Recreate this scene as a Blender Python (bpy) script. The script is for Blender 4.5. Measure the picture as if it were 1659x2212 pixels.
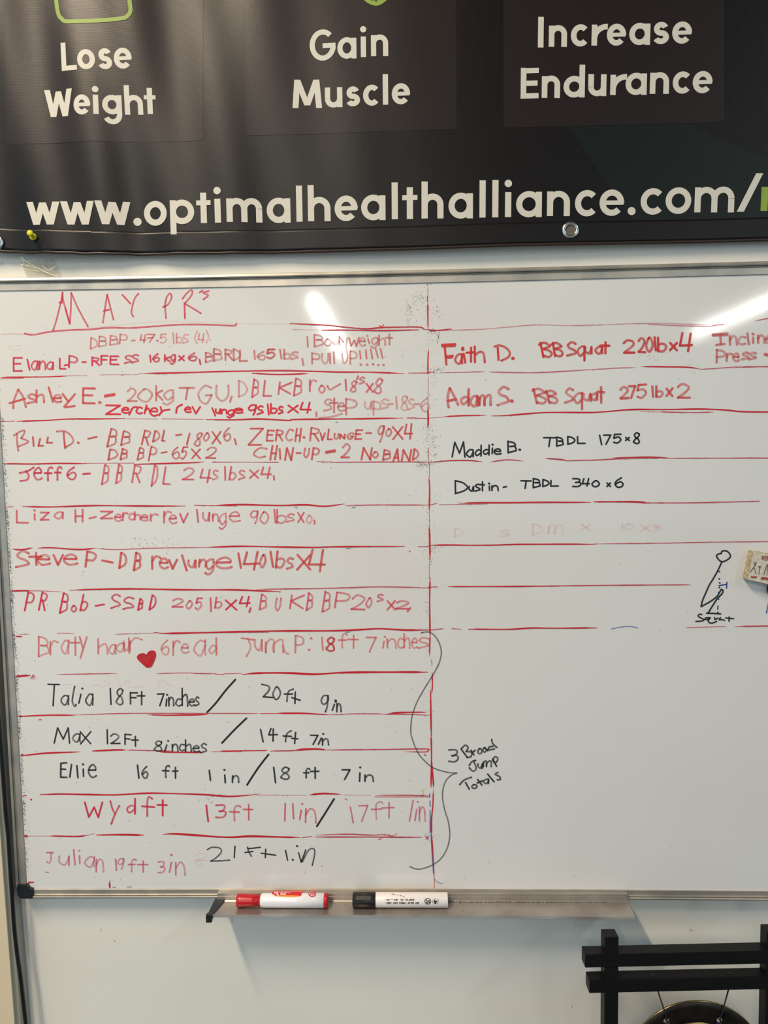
import bpy, bmesh, math, random
from mathutils import Vector, Matrix
random.seed(7)
for o in list(bpy.data.objects): bpy.data.objects.remove(o)
SC = bpy.context.scene
COL = SC.collection

# ------------------------------------------------------------------ camera
W, H, F = 1659.0, 2212.0, 1600.0
D, CZ = 1.067, 1.5                     # metres from the board's face, height of the lens
n_ = Vector((47, -114, 1600)).normalized()            # wall normal seen from the lens (x right, y down, z forward)
u_ = Vector((-0.0145, -1.0, 0.0)); u_ = (u_ - n_*u_.dot(n_)).normalized()
h_ = u_.cross(n_).normalized()
if h_.x < 0: h_ = -h_
def c2w(v): return Vector((h_.dot(v), n_.dot(v), u_.dot(v)))
CAM = Vector((0, -D, CZ))
cam = bpy.data.cameras.new('camera'); camo = bpy.data.objects.new('camera', cam); COL.objects.link(camo)
R = Matrix((c2w(Vector((1,0,0))), c2w(Vector((0,-1,0))), c2w(Vector((0,0,-1))))).transposed()
camo.matrix_world = Matrix.Translation(CAM) @ R.to_4x4()
cam.sensor_fit = 'VERTICAL'; cam.sensor_height = 36; cam.lens = F/H*36; cam.clip_start = .01
SC.camera = camo

# ------------------------------------------------------------------ light
w = bpy.data.worlds.new('world'); SC.world = w; w.use_nodes = True
bg = w.node_tree.nodes['Background']; bg.inputs[0].default_value = (.56, .82, 1.0, 1); bg.inputs[1].default_value = .46
def area(name, loc, sx, sy, col, power, rot=(0,0,0)):
    l = bpy.data.lights.new(name, 'AREA'); l.shape = 'RECTANGLE'; l.size = sx; l.size_y = sy
    l.energy = power; l.color = col
    o = bpy.data.objects.new(name, l); o.location = loc; o.rotation_euler = rot; COL.objects.link(o)
    return o
area('strip_light_near_left', (-1.25, -1.7, 3.72), .16, 1.2, (1, .82, .60), 70)
area('strip_light_middle_left', (-1.25, -4.6, 3.72), .16, 1.2, (1, .90, .78), 40)
area('strip_light_far_left', (-1.25, -12.0, 3.72), .12, 5.5, (1, .98, .92), 130)
area('strip_light_near_right', (2.9, -2.6, 3.72), .16, 1.2, (.86, .95, 1), 22)
area('strip_light_far_right', (5.35, -11.0, 3.72), .13, 4.0, (1, .98, .92), 120)
v = SC.view_settings; v.view_transform = 'Standard'; v.look = 'None'; v.gamma = 1; v.use_curve_mapping = False
v.exposure = 0.75

# ------------------------------------------------------------------ helpers
def at(px, py, Y=0.0):
    d = c2w(Vector(((px-W/2)/F, (py-H/2)/F, 1)))
    return CAM + d*((Y+D)/d.y)
def lin(c):
    return tuple(((x/255)/12.92 if x/255 <= .04045 else ((x/255+.055)/1.055)**2.4) for x in c)+(1,)
MATS = {}
def mat(name, rgb, rough=.5, metal=0, spec=.5, bump=None, var=None, coat=0):
    if name in MATS: return MATS[name]
    m = bpy.data.materials.new(name); m.use_nodes = True; nt = m.node_tree; b = nt.nodes['Principled BSDF']
    b.inputs['Base Color'].default_value = lin(rgb); b.inputs['Roughness'].default_value = rough
    b.inputs['Metallic'].default_value = metal; b.inputs['Specular IOR Level'].default_value = spec
    b.inputs['Coat Weight'].default_value = coat
    tc = nt.nodes.new('ShaderNodeTexCoord')
    if var:                                        # (scale, second colour, stretch xyz)
        n = nt.nodes.new('ShaderNodeTexNoise'); n.inputs['Scale'].default_value = var[0]; n.inputs['Detail'].default_value = 6
        mp = nt.nodes.new('ShaderNodeMapping'); mp.inputs['Scale'].default_value = var[2] if len(var) > 2 else (1,1,1)
        mx = nt.nodes.new('ShaderNodeMix'); mx.data_type = 'RGBA'
        rp = nt.nodes.new('ShaderNodeValToRGB'); rp.color_ramp.elements[0].position = .38; rp.color_ramp.elements[1].position = .68
        nt.links.new(tc.outputs['Object'], mp.inputs[0]); nt.links.new(mp.outputs[0], n.inputs['Vector'])
        nt.links.new(n.outputs['Fac'], rp.inputs[0]); nt.links.new(rp.outputs[0], mx.inputs['Factor'])
        mx.inputs['A'].default_value = lin(rgb); mx.inputs['B'].default_value = lin(var[1])
        nt.links.new(mx.outputs['Result'], b.inputs['Base Color'])
    if bump:                                       # (scale, strength, distance)
        n2 = nt.nodes.new('ShaderNodeTexNoise'); n2.inputs['Scale'].default_value = bump[0]; n2.inputs['Detail'].default_value = 4
        mp2 = nt.nodes.new('ShaderNodeMapping'); mp2.inputs['Scale'].default_value = bump[3] if len(bump) > 3 else (1,1,1)
        bp = nt.nodes.new('ShaderNodeBump'); bp.inputs['Strength'].default_value = bump[1]; bp.inputs['Distance'].default_value = bump[2]
        nt.links.new(tc.outputs['Object'], mp2.inputs[0]); nt.links.new(mp2.outputs[0], n2.inputs['Vector'])
        nt.links.new(n2.outputs['Fac'], bp.inputs['Height']); nt.links.new(bp.outputs[0], b.inputs['Normal'])
    MATS[name] = m
    return m
def ink(name, rgb, a):                             # translucent marker ink: streaky inside, denser at rims and stroke ends
    key = 'ink_'+name
    if key in MATS: return MATS[key]
    m = bpy.data.materials.new(key); m.use_nodes = True; nt = m.node_tree; N = nt.nodes.new; L = nt.links.new
    b = nt.nodes['Principled BSDF']; b.inputs['Base Color'].default_value = lin(rgb); b.inputs['Roughness'].default_value = .45
    uv = N('ShaderNodeUVMap'); uv.uv_map = 'UVMap'
    sx = N('ShaderNodeSeparateXYZ'); L(uv.outputs[0], sx.inputs[0])
    mp = N('ShaderNodeMapping'); mp.inputs['Scale'].default_value = (4.5, .035, 1); L(uv.outputs[0], mp.inputs[0])
    n = N('ShaderNodeTexNoise'); n.inputs['Scale'].default_value = 1.3; n.inputs['Detail'].default_value = 3; L(mp.outputs[0], n.inputs['Vector'])
    mr = N('ShaderNodeMapRange'); mr.inputs[1].default_value = .36; mr.inputs[2].default_value = .62
    mr.inputs[3].default_value = a*(.42 if a < .85 else .85); mr.inputs[4].default_value = min(1, a*1.08); L(n.outputs['Fac'], mr.inputs[0])
    e1 = N('ShaderNodeMath'); e1.operation = 'SUBTRACT'; L(sx.outputs[0], e1.inputs[0]); e1.inputs[1].default_value = .5
    e2 = N('ShaderNodeMath'); e2.operation = 'ABSOLUTE'; L(e1.outputs[0], e2.inputs[0])
    e3 = N('ShaderNodeMapRange'); e3.inputs[1].default_value = .22; e3.inputs[2].default_value = .5; e3.inputs[3].default_value = 0; e3.inputs[4].default_value = .36*a; L(e2.outputs[0], e3.inputs[0])
    at_ = N('ShaderNodeAttribute'); at_.attribute_name = 'endness'
    e4 = N('ShaderNodeMath'); e4.operation = 'MULTIPLY'; L(at_.outputs['Fac'], e4.inputs[0]); e4.inputs[1].default_value = .35*a
    s1 = N('ShaderNodeMath'); s1.operation = 'ADD'; L(mr.outputs[0], s1.inputs[0]); L(e3.outputs[0], s1.inputs[1])
    s2 = N('ShaderNodeMath'); s2.operation = 'ADD'; s2.use_clamp = True; L(s1.outputs[0], s2.inputs[0]); L(e4.outputs[0], s2.inputs[1])
    L(s2.outputs[0], b.inputs['Alpha'])
    MATS[key] = m
    return m

def link(name, bm, m, parent=None, smooth=False, **props):
    me = bpy.data.meshes.new(name); bm.to_mesh(me); bm.free()
    for mm in (m if isinstance(m, (list, tuple)) else [m]): me.materials.append(mm)
    if smooth:
        for p in me.polygons: p.use_smooth = True
    o = bpy.data.objects.new(name, me); COL.objects.link(o)
    if parent:
        o.parent = parent; o.matrix_parent_inverse = parent.matrix_world.inverted()
    for k, val in props.items(): o[k] = val
    return o
def tag(o, label, cat, group=None):
    o['label'] = label; o['category'] = cat
    if group: o['group'] = group
    return o
def empty(name, loc, label, cat, group=None):
    o = bpy.data.objects.new(name, None); o.empty_display_size = .05; COL.objects.link(o); o.location = loc
    o.matrix_world = Matrix.Translation(loc)
    return tag(o, label, cat, group)
def box(bm, x0, y0, z0, x1, y1, z1, M=None, bev=0):
    g = bmesh.ops.create_cube(bm, size=1)['verts']
    for p in g: p.co = Vector((x0+(p.co.x+.5)*(x1-x0), y0+(p.co.y+.5)*(y1-y0), z0+(p.co.z+.5)*(z1-z0)))
    if bev:
        es = list({e for p in g for e in p.link_edges})
        r = bmesh.ops.bevel(bm, geom=es, offset=bev, segments=2, affect='EDGES', profile=.7)
        g = list({p for f in r['faces'] for p in f.verts} | {p for p in g if p.is_valid})
    if M:
        for p in {q for q in g if q.is_valid}: p.co = M @ p.co
def sweep(bm, paths, closed=True):                  # rings of equal length joined up
    rings = [[bm.verts.new(p) for p in r] for r in paths]
    n = len(rings[0])
    for a, b in zip(rings, rings[1:]):
        for i in range(n if closed else n-1):
            bm.faces.new((a[i], a[(i+1) % n], b[(i+1) % n], b[i]))
    if closed:
        bm.faces.new(rings[0][::-1]); bm.faces.new(rings[-1])
    bmesh.ops.recalc_face_normals(bm, faces=bm.faces)
def tube(bm, pts, r, seg=10):
    pts = [Vector(p) for p in pts]; rings = []
    for i, p in enumerate(pts):
        t = (pts[min(i+1, len(pts)-1)]-pts[max(i-1, 0)]).normalized()
        a = t.cross(Vector((0, 1, 0)));
        if a.length < 1e-3: a = t.cross(Vector((1, 0, 0)))
        a.normalize(); b = t.cross(a).normalized()
        rr = r[i] if isinstance(r, (list, tuple)) else r
        rings.append([p+(a*math.cos(k*math.tau/seg)+b*math.sin(k*math.tau/seg))*rr for k in range(seg)])
    sweep(bm, rings)
def lathe(bm, prof, M, seg=24):                     # prof: (radius, height along +z of M)
    rings = [[M @ Vector((r*math.cos(k*math.tau/seg), r*math.sin(k*math.tau/seg), h)) for k in range(seg)] for r, h in prof]
    sweep(bm, rings)
def catmull(P, sub=6):                              # smooth; a doubled point is a corner
    segs, cur = [], [P[0]]
    for p in P[1:]:
        if p == cur[-1]: segs.append(cur); cur = [p]
        else: cur.append(p)
    segs.append(cur); out = []
    for s in segs:
        if len(s) < 2: continue
        for i in range(len(s)-1):
            p0, p1, p2, p3 = s[max(i-1, 0)], s[i], s[i+1], s[min(i+2, len(s)-1)]
            for k in range(sub):
                t = k/sub
                out.append(tuple(.5*((2*p1[j])+(-p0[j]+p2[j])*t+(2*p0[j]-5*p1[j]+4*p2[j]-p3[j])*t*t+(-p0[j]+3*p1[j]-3*p2[j]+p3[j])*t**3) for j in (0, 1)))
    out.append(P[-1])
    return out
def interp(tab, x):
    if x <= tab[0][0]:
        a, b = tab[0], tab[1]
    elif x >= tab[-1][0]:
        a, b = tab[-2], tab[-1]
    else:
        for a, b in zip(tab, tab[1:]):
            if a[0] <= x <= b[0]: break
    return a[1]+(b[1]-a[1])*(x-a[0])/(b[0]-a[0])

# ------------------------------------------------------------------ setting
WALL = .018
wallm = mat('wall_paint', (226, 224, 214), .6, bump=(260, .12, .0006), var=(1.3, (214, 212, 204)))
bm = bmesh.new(); xl = at(40, 2212, WALL).x
box(bm, xl, WALL, 0, 4.2, WALL+.12, 3.8); link('wall_back', bm, wallm, kind='structure')
bm = bmesh.new(); box(bm, xl-1.6, WALL+.02, 0, xl, WALL+.14, 3.8)
link('wall_left', bm, mat('beige_paint', (214, 198, 170), .6, bump=(200, .1, .0006)), kind='structure')
bm = bmesh.new(); box(bm, xl-1.6, -16, -.05, 6.5, WALL+.14, 0)
link('floor', bm, mat('rubber_floor', (92, 92, 94), .7, var=(60, (70, 70, 72))), kind='structure')
bm = bmesh.new(); box(bm, xl-1.6, -16, 3.8, 6.5, WALL+.14, 3.88)
link('ceiling', bm, mat('ceiling_paint', (104, 104, 106), .8), kind='structure')

# ------------------------------------------------------------------ whiteboard
TOPI = [(0, 628.9), (280, 625), (550, 619.7), (829, 613.8), (1110, 607.2), (1400, 600), (1659, 593.3), (2200, 579), (2700, 566)]
BOTI = [(60, 1919.7), (500, 1918.9), (829, 1919.3), (1000, 1919.7), (1300, 1921.3), (1659, 1924.1), (2200, 1929), (2700, 1934)]
def leftx(py): return 6.5+(py-1000)*.0568
wb = empty('whiteboard', at(1350, 1940, WALL), 'large white dry-erase board with aluminium frame, covered in red and black handwriting', 'whiteboard')
top = [at(px, interp(TOPI, px)) for px in [leftx(628)]+list(range(80, 2680, 80))]
bot = [at(px, interp(BOTI, px)) for px in [leftx(1919)]+list(range(80, 2680, 80))]
bm = bmesh.new()
NV = 24
g = []
for a, b in zip(top, bot): g.append([bm.verts.new(a.lerp(b, k/NV)) for k in range(NV+1)])
for a, b in zip(g, g[1:]):
    for k in range(NV): bm.faces.new((a[k], a[k+1], b[k+1], b[k]))
bmesh.ops.recalc_face_normals(bm, faces=bm.faces)
if bm.faces[:][0].normal.y > 0: bmesh.ops.reverse_faces(bm, faces=bm.faces)
r = bmesh.ops.extrude_face_region(bm, geom=bm.faces[:])
for e in r['geom']:
    if isinstance(e, bmesh.types.BMVert): e.co.y += .010
bmesh.ops.recalc_face_normals(bm, faces=bm.faces)
boardm = mat('board_enamel', (219, 219, 216), .06, spec=.5, var=(2.6, (216, 213, 210)), bump=(260, .07, .0001, (1, 1, 5)))
link('writing_surface', bm, boardm, wb)
alu = mat('aluminium', (196, 188, 174), .40, metal=.68, bump=(50, .05, .0003, (1, 1, 30)), var=(22, (164, 160, 154)))
PROF = [(0, .0), (0, -.0011), (.0005, -.0016), (.0098, -.0014), (.0102, -.0026), (.0108, -.0034), (.0112, -.0008), (.0118, -.0008), (.0124, -.0044), (.0140, -.0050), (.0172, -.0036), (.0183, -.001), (.0185, WALL-.0005), (0, WALL-.0005)]
def rail(name, path, out, kw=1.0):
    bm = bmesh.new(); sweep(bm, [[p+out*t*kw+Vector((0, e, 0)) for t, e in PROF] for p in path])
    return link(name, bm, alu, wb)
rail('top_rail', top, Vector((0, 0, 1)))
rail('bottom_rail', [at(67, 1920)]+[p for p in bot if p.x > at(70, 1920).x], Vector((0, 0, -1)), .77)
ld = (top[0]-bot[0]).normalized()
rail('left_rail', [bot[0]+ld*.0045, top[0]+ld*.018], Vector((-1, 0, 0)), .88)
rail('right_rail', [bot[-1]-Vector((0, 0, .018)), top[-1]+Vector((0, 0, .018))], Vector((1, 0, 0)))
# black plastic corner, its inner side rounded
blk = mat('black_plastic', (22, 24, 30), .38, bump=(300, .1, .0003))
pts = [(58, 1912), (60, 1917), (64, 1920.5), (69.5, 1922)]
outl = [(70, 1941), (50, 1941.5), (42, 1939.5), (38.5, 1934), (36.6, 1912)]
bm = bmesh.new(); ring = [at(*p, -.0056) for p in pts+outl]
sweep(bm, [[p+Vector((0, WALL+.005, 0)) for p in ring], [p+Vector((0, .0006, 0)) for p in ring], [p for p in ring]])
link('corner_cap', bm, blk, wb, label='black plastic frame corner')

# ------------------------------------------------------------------ handwriting: one ribbon of ink per stroke
WS = 1.08
class Ink:
    def __init__(s, Y=0.0, mapf=None):
        s.bm = bmesh.new(); s.uv = s.bm.loops.layers.uv.new('UVMap'); s.en = s.bm.verts.layers.float.new('endness')
        s.map = mapf or (lambda x, y, e: at(x, y, Y-e))
    k = 0
    def stroke(s, P, wd, smooth=True, cap=True, taper=False):
        P = [tuple(p) for p in P]
        cuts = [[P[0]]]                              # sharp corners part the ribbon, the caps overlap there
        for p in P[1:]:
            if p == cuts[-1][-1]: cuts.append([p]); continue
            cuts[-1].append(p)
            if not smooth and cap: cuts.append([p])
        cuts = [c for c in cuts if len(c) > 1]
        if len(cuts) > 1:
            for c in cuts: s.stroke(c, wd, smooth, cap, taper)
            return
        wd *= WS
        Q = catmull(P) if smooth and len(P) > 2 else P
        q = [Q[0]]
        for p in Q[1:]:
            if math.hypot(p[0]-q[-1][0], p[1]-q[-1][1]) > .25: q.append(p)
        if len(q) < 2: q.append((q[0][0]+.6, q[0][1]+.6))
        L = [0]
        for a, b in zip(q, q[1:]): L.append(L[-1]+math.hypot(b[0]-a[0], b[1]-a[1]))
        hw = wd/2; X = []
        for i, p in enumerate(q):
            a = q[max(i-1, 0)]; b = q[min(i+1, len(q)-1)]
            tx, ty = b[0]-a[0], b[1]-a[1]; l = math.hypot(tx, ty) or 1
            X.append((p[0], p[1], -ty/l, tx/l, hw, L[i]))
        if cap:
            def caps(p, d):
                x, y, nx, ny, w_, l = p; tx, ty = ny*d, -nx*d
                return [(x+tx*hw*c, y+ty*hw*c, nx, ny, w_*s_, l) for c, s_ in ((.5, .87), (.86, .5), (1, .12))]
            X = caps(X[0], -1)[::-1]+X+caps(X[-1], 1)
        off = random.random()*60; Ink.k = (Ink.k+1) % 160; e = .00008+Ink.k*.0000025
        tot = L[-1]; prev = None
        for x, y, nx, ny, w_, l in X:
            if taper: w_ *= max(.35, min(1, l/(tot*.05+4), (tot-l)/(tot*.05+4)))*(1+.18*math.sin(l*.05+off))
            a = s.bm.verts.new(s.map(x+nx*w_, y+ny*w_, e)); b = s.bm.verts.new(s.map(x-nx*w_, y-ny*w_, e))
            en = max(0, 1-min(l, tot-l)/(wd*1.1)); a[s.en] = en; b[s.en] = en
            if prev:
                try: f = s.bm.faces.new((prev[0], a, b, prev[1]))
                except ValueError: prev = (a, b, l); continue
                for lp, (u, v_) in zip(f.loops, ((0, prev[2]), (0, l), (1, l), (1, prev[2]))): lp[s.uv].uv = (u+off, v_+off*37)
                for lp, (u, v_) in zip(f.loops, ((0, prev[2]), (0, l), (1, l), (1, prev[2]))): lp[s.uv].uv = (u, v_+off*37)
            prev = (a, b, l)
    def dot(s, x, y, r):
        s.stroke([(x-r*.2, y), (x+r*.2, y+.3)], r*2)
    def done(s, name, m, parent, **kw):
        for f in s.bm.faces:
            f.normal_update()
        return link(name, s.bm, m, parent, **kw)
G = {
'A':'09 40 99|16 76','%':'10 39|~01 40 82 63 34 34 75 97 79 38','B':'00 09|~00 61 83 64 24 24 74 97 68 09','C':'~91 40 13 06 28 59 98','D':'00 09|~00 51 83 95 77 48 09',
'E':'90 00 09 99|04 74','F':'00 09|00 90|04 74','G':'~91 50 13 05 28 69 95 95 55','H':'00 09|90 99|05 95','I':'40 49|00 90|09 99',
'K':'00 09|90 04 99','k':'00 09|93 05 99','L':'00 09 99','M':'09 20 57 80 99','N':'09 00 99 90','O':'~40 13 06 39 69 96 93 60 40',
'P':'00 09|~00 71 93 75 05','R':'00 09|~00 71 82 64 04|34 99','S':'~91 50 12 34 75 97 58 09','T':'00 90|50 49','U':'~00 06 39 69 96 90',
'V':'00 49 90','X':'00 99|90 09','Y':'00 45|90 45 39','Z':'00 90 09 99','a':'~91 50 13 06 39 69 93|~90 96 99',
'b':'00 09|~05 44 95 97 59 08','c':'~91 40 13 06 28 59 98','d':'~95 54 16 28 58 96|90 99','e':'~04 84 84 82 50 12 06 39 69 98',
'f':'~91 70 42 49|04 84','g':'~90 50 12 14 46 84|~91 96 68 39 08','h':'00 09|~05 53 84 99','J':'00 90|~60 66 49 08',
'm':'~02 02 09 09 04 20 41 49 49 44 70 91 99','n':'00 09|~04 40 82 99','o':'~40 13 06 39 69 96 93 60 40','p':'00 09|~00 61 93 75 05',
'q':'~90 50 12 14 46 84|90 99','r':'00 09|~04 40 91','s':'~91 50 12 34 75 97 58 09','t':'50 59|03 93','u':'~00 05 38 68 90|90 99',
'v':'00 49 90','w':'00 29 53 79 90','x':'00 99|90 09','y':'00 45|90 19','z':'00 90 09 99','0':'~40 13 06 39 69 96 93 60 40',
'1':'00 99','2':'~02 30 71 83 56 09 09 99','3':'~00 70 82 54 34 34 84 96 68 08','4':'20 06 96|80 69','5':'90 10 04|~04 63 95 87 49 08',
'6':'~70 23 06 39 79 96 64 16','7':'00 90 39','8':'~91 50 12 34 75 98 59 08 07 35 83 91','9':'~80 30 03 35 83 80|~80 76 59',
'-':'00 99',',':'00 99','(':'~90 25 99',')':'~00 75 09','/':'00 99','i':'03 09 ','=':'00 95|04 99'}
def glyphs(I, s, org, k, wd, sl=0):
    """s: 'char x0 y0 x1 y1' quintets read off an enlarged view with origin org and magnification k; '.' takes x y"""
    t = s.split(); i = 0
    while i < len(t):
        c = t[i]
        if c == '.':
            I.dot(org[0]+float(t[i+1])/k, org[1]+float(t[i+2])/k, wd*.72); i += 3; continue
        x0, y0, x1, y1 = [float(q) for q in t[i+1:i+5]]; i += 5
        x0, x1 = org[0]+x0/k, org[0]+x1/k; y0, y1 = org[1]+y0/k, org[1]+y1/k
        if c == 'i':                               # box runs from the dot to the foot
            I.dot(x0, y0, wd*.62); I.stroke([(x0+(x1-x0)*.4, y0+(y1-y0)*.4), (x1, y1)], wd); continue
        so = sl*(y1-y0) if c in 'ABDPRLEFHNKUG0OZCTMk5892bnhap' else 0; x1 -= so
        for st in G[c].split('|'):
            sm = st[0] == '~'; ps = [(int(q[0])/9, int(q[1])/9) for q in st.lstrip('~').split()]
            j = lambda: random.uniform(-.025, .025)
            P = []
            for p in ps:
                if P and p == last: P.append(P[-1])
                else: yy = p[1]+j(); P.append((x0+(x1-x0)*(p[0]+j())+so*(1-yy), y0+(y1-y0)*yy))
                last = p
            I.stroke(P, wd, smooth=sm)
def line(text_label, colour, items, wd, polys=(), dots=(), sl=0):
    I = Ink()
    for o_, kk, s in items: glyphs(I, s, o_, kk, wd, sl)
    for o_, kk, P in polys: I.stroke([(o_[0]+x/kk, o_[1]+y/kk) for x, y in P], wd)
    for o_, kk, x, y in dots: I.dot(o_[0]+x/kk, o_[1]+y/kk, wd*.6)
    return I.done('handwriting', colour, wb, label=text_label)
K = 3.318
A, B, C, Dd, E, Fv = (0, 600), (460, 600), (0, 800), (460, 800), (0, 990), (460, 990)
Gv, Hv, Iv, Jv, Kv, Lv, Mv, Nv = (0, 1170), (460, 1170), (0, 1350), (460, 1350), (0, 1540), (460, 1540), (0, 1720), (460, 1720)
P1, P2, P3, K2, K3 = (900, 680), (1279, 680), (900, 900), 4.366, 3.016
rose = ink('rose', (214, 38, 72), .74); pink = ink('pink', (222, 70, 92), .56); faded = ink('faded_red', (214, 84, 84), .48)
pale = ink('pale_red', (226, 120, 120), .42); coral = ink('coral', (216, 66, 66), .58); scarlet = ink('scarlet', (214, 24, 44), .86)
mauve = ink('mauve', (214, 84, 120), .5); ghost = ink('ghost', (236, 176, 186), .16); brick = ink('brick', (208, 60, 60), .62)
black = ink('black', (24, 26, 28), .95); grey = ink('grey', (40, 44, 42), .80); blue = ink('blue', (16, 44, 120), .95); ltblue = ink('light_blue', (50, 96, 170), .7)
line('tall pink heading reading MAY PR\'s', rose, [], 3.3, polys=[
 (A, K, [(380, 378), (405, 300), (437, 170), (448, 105), (448, 105), (455, 170), (500, 330), (500, 330), (507, 230), (510, 108), (510, 108), (560, 220), (630, 350)]),
 (A, K, [(437, 175), (425, 178)]), (A, K, [(443, 180), (448, 120)]), (A, K, [(497, 325), (470, 220)]),
 (A, K, [(737, 322), (750, 240), (768, 120), (768, 120), (785, 190), (813, 300)]), (A, K, [(743, 238), (782, 228)]),
 (A, K, [(877, 122), (935, 186)]), (A, K, [(992, 115), (965, 150), (942, 240), (955, 278)]),
 (A, K, [(1190, 290), (1183, 200), (1195, 140), (1218, 112), (1230, 140), (1205, 190), (1168, 210)]),
 (A, K, [(1325, 292), (1322, 180)]), (A, K, [(1308, 150), (1340, 110), (1372, 88), (1375, 120), (1325, 185), (1325, 185), (1375, 215), (1440, 255)]),
 (A, K, [(1430, 105), (1452, 92)]), (A, K, [(1495, 95), (1455, 108), (1492, 125), (1458, 155)])])
line('long pink stroke under the MAY heading', rose, [], 3.4, polys=[
 (A, K, [(175, 400), (240, 408), (350, 388), (500, 375), (640, 370), (780, 358), (930, 360), (1080, 350), (1250, 338), (1400, 335), (1550, 338), (1676, 343), (1694, 330)])])
line('faint pink stroke above the heading underline', ghost, [], 2.6, polys=[(A, K, [(640, 360), (900, 335), (1100, 316), (1300, 312), (1660, 325), (2086, 333)]),
 (A, K, [(320, 350), (332, 374)]), (A, K, [(60, 490), (100, 488), (150, 485)]), (A, K, [(60, 505), (95, 518), (152, 508)]),
 (Iv, K, [(440, 430), (500, 425)]), (Iv, K, [(670, 435), (720, 432)]), (Iv, K, [(745, 400), (790, 420), (740, 445)]), (Iv, K, [(850, 395), (870, 440), (905, 400)]),
 (Iv, K, [(930, 390), (925, 445), (1040, 440)]), (Iv, K, [(1135, 445), (1160, 395), (1230, 440)])])
line('faded red line reading DB BP - 47.5 lbs (4)', faded, [(A, K, 'D 648 432 700 510 B 708 420 765 495 B 788 415 848 482 P 858 405 912 475 - 944 450 966 448 4 1005 410 1045 465 7 1055 405 1108 462 . 1128 450 - 1055 432 1098 428')], 3.0, sl=0.06)
line('very faded end of the 47.5 lbs line', pale, [(A, K, '5 1150 405 1192 468 1 1240 395 1245 470 b 1265 398 1305 465 s 1310 405 1348 468 ( 1390 385 1412 470 4 1420 400 1465 465 ) 1478 375 1500 465')], 3.0)
line('pink line reading Elana L-P - RFESS 16kg x 6, BB RDL 165 lbs', rose, [(A, K, 'E 98 575 158 668 1 195 585 212 662 a 225 598 268 658 n 282 598 325 655 a 335 605 380 655 L 428 578 470 652 - 462 628 486 622 P 495 560 552 640 - 590 605 615 603 R 660 570 712 628 F 725 560 772 622 E 790 562 848 620 S 893 558 940 612 S 945 550 992 608 1 1075 555 1080 602 6 1095 545 1140 600 k 1180 552 1215 598 g 1222 552 1255 618 x 1282 560 1318 592 6 1350 540 1408 592 , 1430 585 1436 620')], 3.4)
line('red-brown end of the Elana line', faded, [(A, K, 'B 1475 535 1525 605 B 1533 510 1590 595'), (B, K, 'R 88 512 138 588 D 148 512 195 592 L 192 520 245 595 1 295 522 300 580 6 318 528 375 585 5 388 512 440 578 5 390 514 440 577 1 480 512 490 580 b 510 512 553 582 s 560 530 608 582 , 640 580 648 625')], 3.6)
line('faded red words 1 Bodyweight PULL UP!!!!!', faded, [(B, K, '1 675 420 680 495 B 728 408 790 492 o 800 440 845 488 d 855 420 905 482 w 975 430 1045 488 e 1050 430 1092 485 i 1105 415 1120 470 g 1135 430 1180 500 h 1190 410 1235 480 t 1238 405 1285 480 P 710 540 765 615 U 782 545 825 612 1 838 540 840 612 1 865 535 870 612 P 985 525 1030 618 1 1052 525 1058 580 1 1095 515 1100 578 1 1130 510 1142 580 1 1165 508 1182 572 1 1200 505 1215 575 . 1060 622 . 1105 622 . 1148 620 . 1185 625 . 1222 625')], 3.3,
 polys=[(B, K, [(910, 430), (935, 462)]), (B, K, [(962, 432), (955, 500), (965, 560), (958, 600), (935, 612), (925, 545)])])
line('red line reading Ashley E. - 20kg TGU', coral, [(C, K, 's 198 170 250 238 h 262 145 315 230 1 348 120 378 225 e 385 175 440 228 y 450 170 535 262 E 595 130 680 235 . 715 230 = 752 188 820 170')], 4.3,
 polys=[(C, K, [(95, 270), (100, 215), (130, 138), (130, 138), (165, 190), (185, 262)]), (C, K, [(68, 235), (180, 203)]), (C, K, [(470, 265), (535, 255)])])
line('pale red words 20kg TGU, DBL', faded, [(C, K, '2 915 130 980 222 0 990 135 1085 222 k 1120 110 1165 215 g 1172 145 1240 248 T 1285 125 1392 208 G 1420 108 1515 235 U 1550 110 1635 215 , 1660 188 1648 225')], 3.9)
line('pink words DBL KB row 18\'s x 8', pink, [(Dd, K, 'B 280 65 335 190 L 360 75 430 185 K 470 85 565 170 B 580 60 645 178 r 695 70 740 150 o 760 110 800 158 1 950 65 955 145 8 985 75 1030 155 , 1040 40 1032 65 s 1050 50 1085 95 x 1100 95 1145 155 8 1155 60 1215 165')], 3.7, polys=[(Dd, K, [(820, 112), (838, 138), (870, 122), (912, 98)])], sl=0.12)
line('pale letter D before BL KB', pale, [(Dd, K, 'D 185 75 245 190')], 3.6)
line('bright red line reading Zercher rev lunge 95 lbs x 4', scarlet, [(C, K, 'Z 760 252 860 315 e 875 265 925 305 c 978 265 1018 310 e 1078 268 1130 325 e 1325 262 1368 300 v 1380 262 1435 310 l 1520 270 1542 325'.replace('l ', '1 ')), (Dd, K, 'u 20 278 52 310 n 62 280 98 310 g 103 285 148 338 e 150 272 215 305 9 255 250 315 318 s 318 255 358 315 1 392 245 400 318 b 415 240 455 308 s 470 260 500 310 x 540 250 608 302 4 625 230 700 305')], 3.5,
 polys=[(C, K, [(925, 318), (950, 270), (980, 262)]), (C, K, [(1035, 308), (1050, 250)]), (C, K, [(1040, 290), (1060, 270), (1075, 300)]), (C, K, [(1140, 322), (1165, 290), (1215, 280)]), (C, K, [(1150, 262), (1160, 300)]), (C, K, [(1262, 305), (1270, 265), (1305, 245)])])
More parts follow.
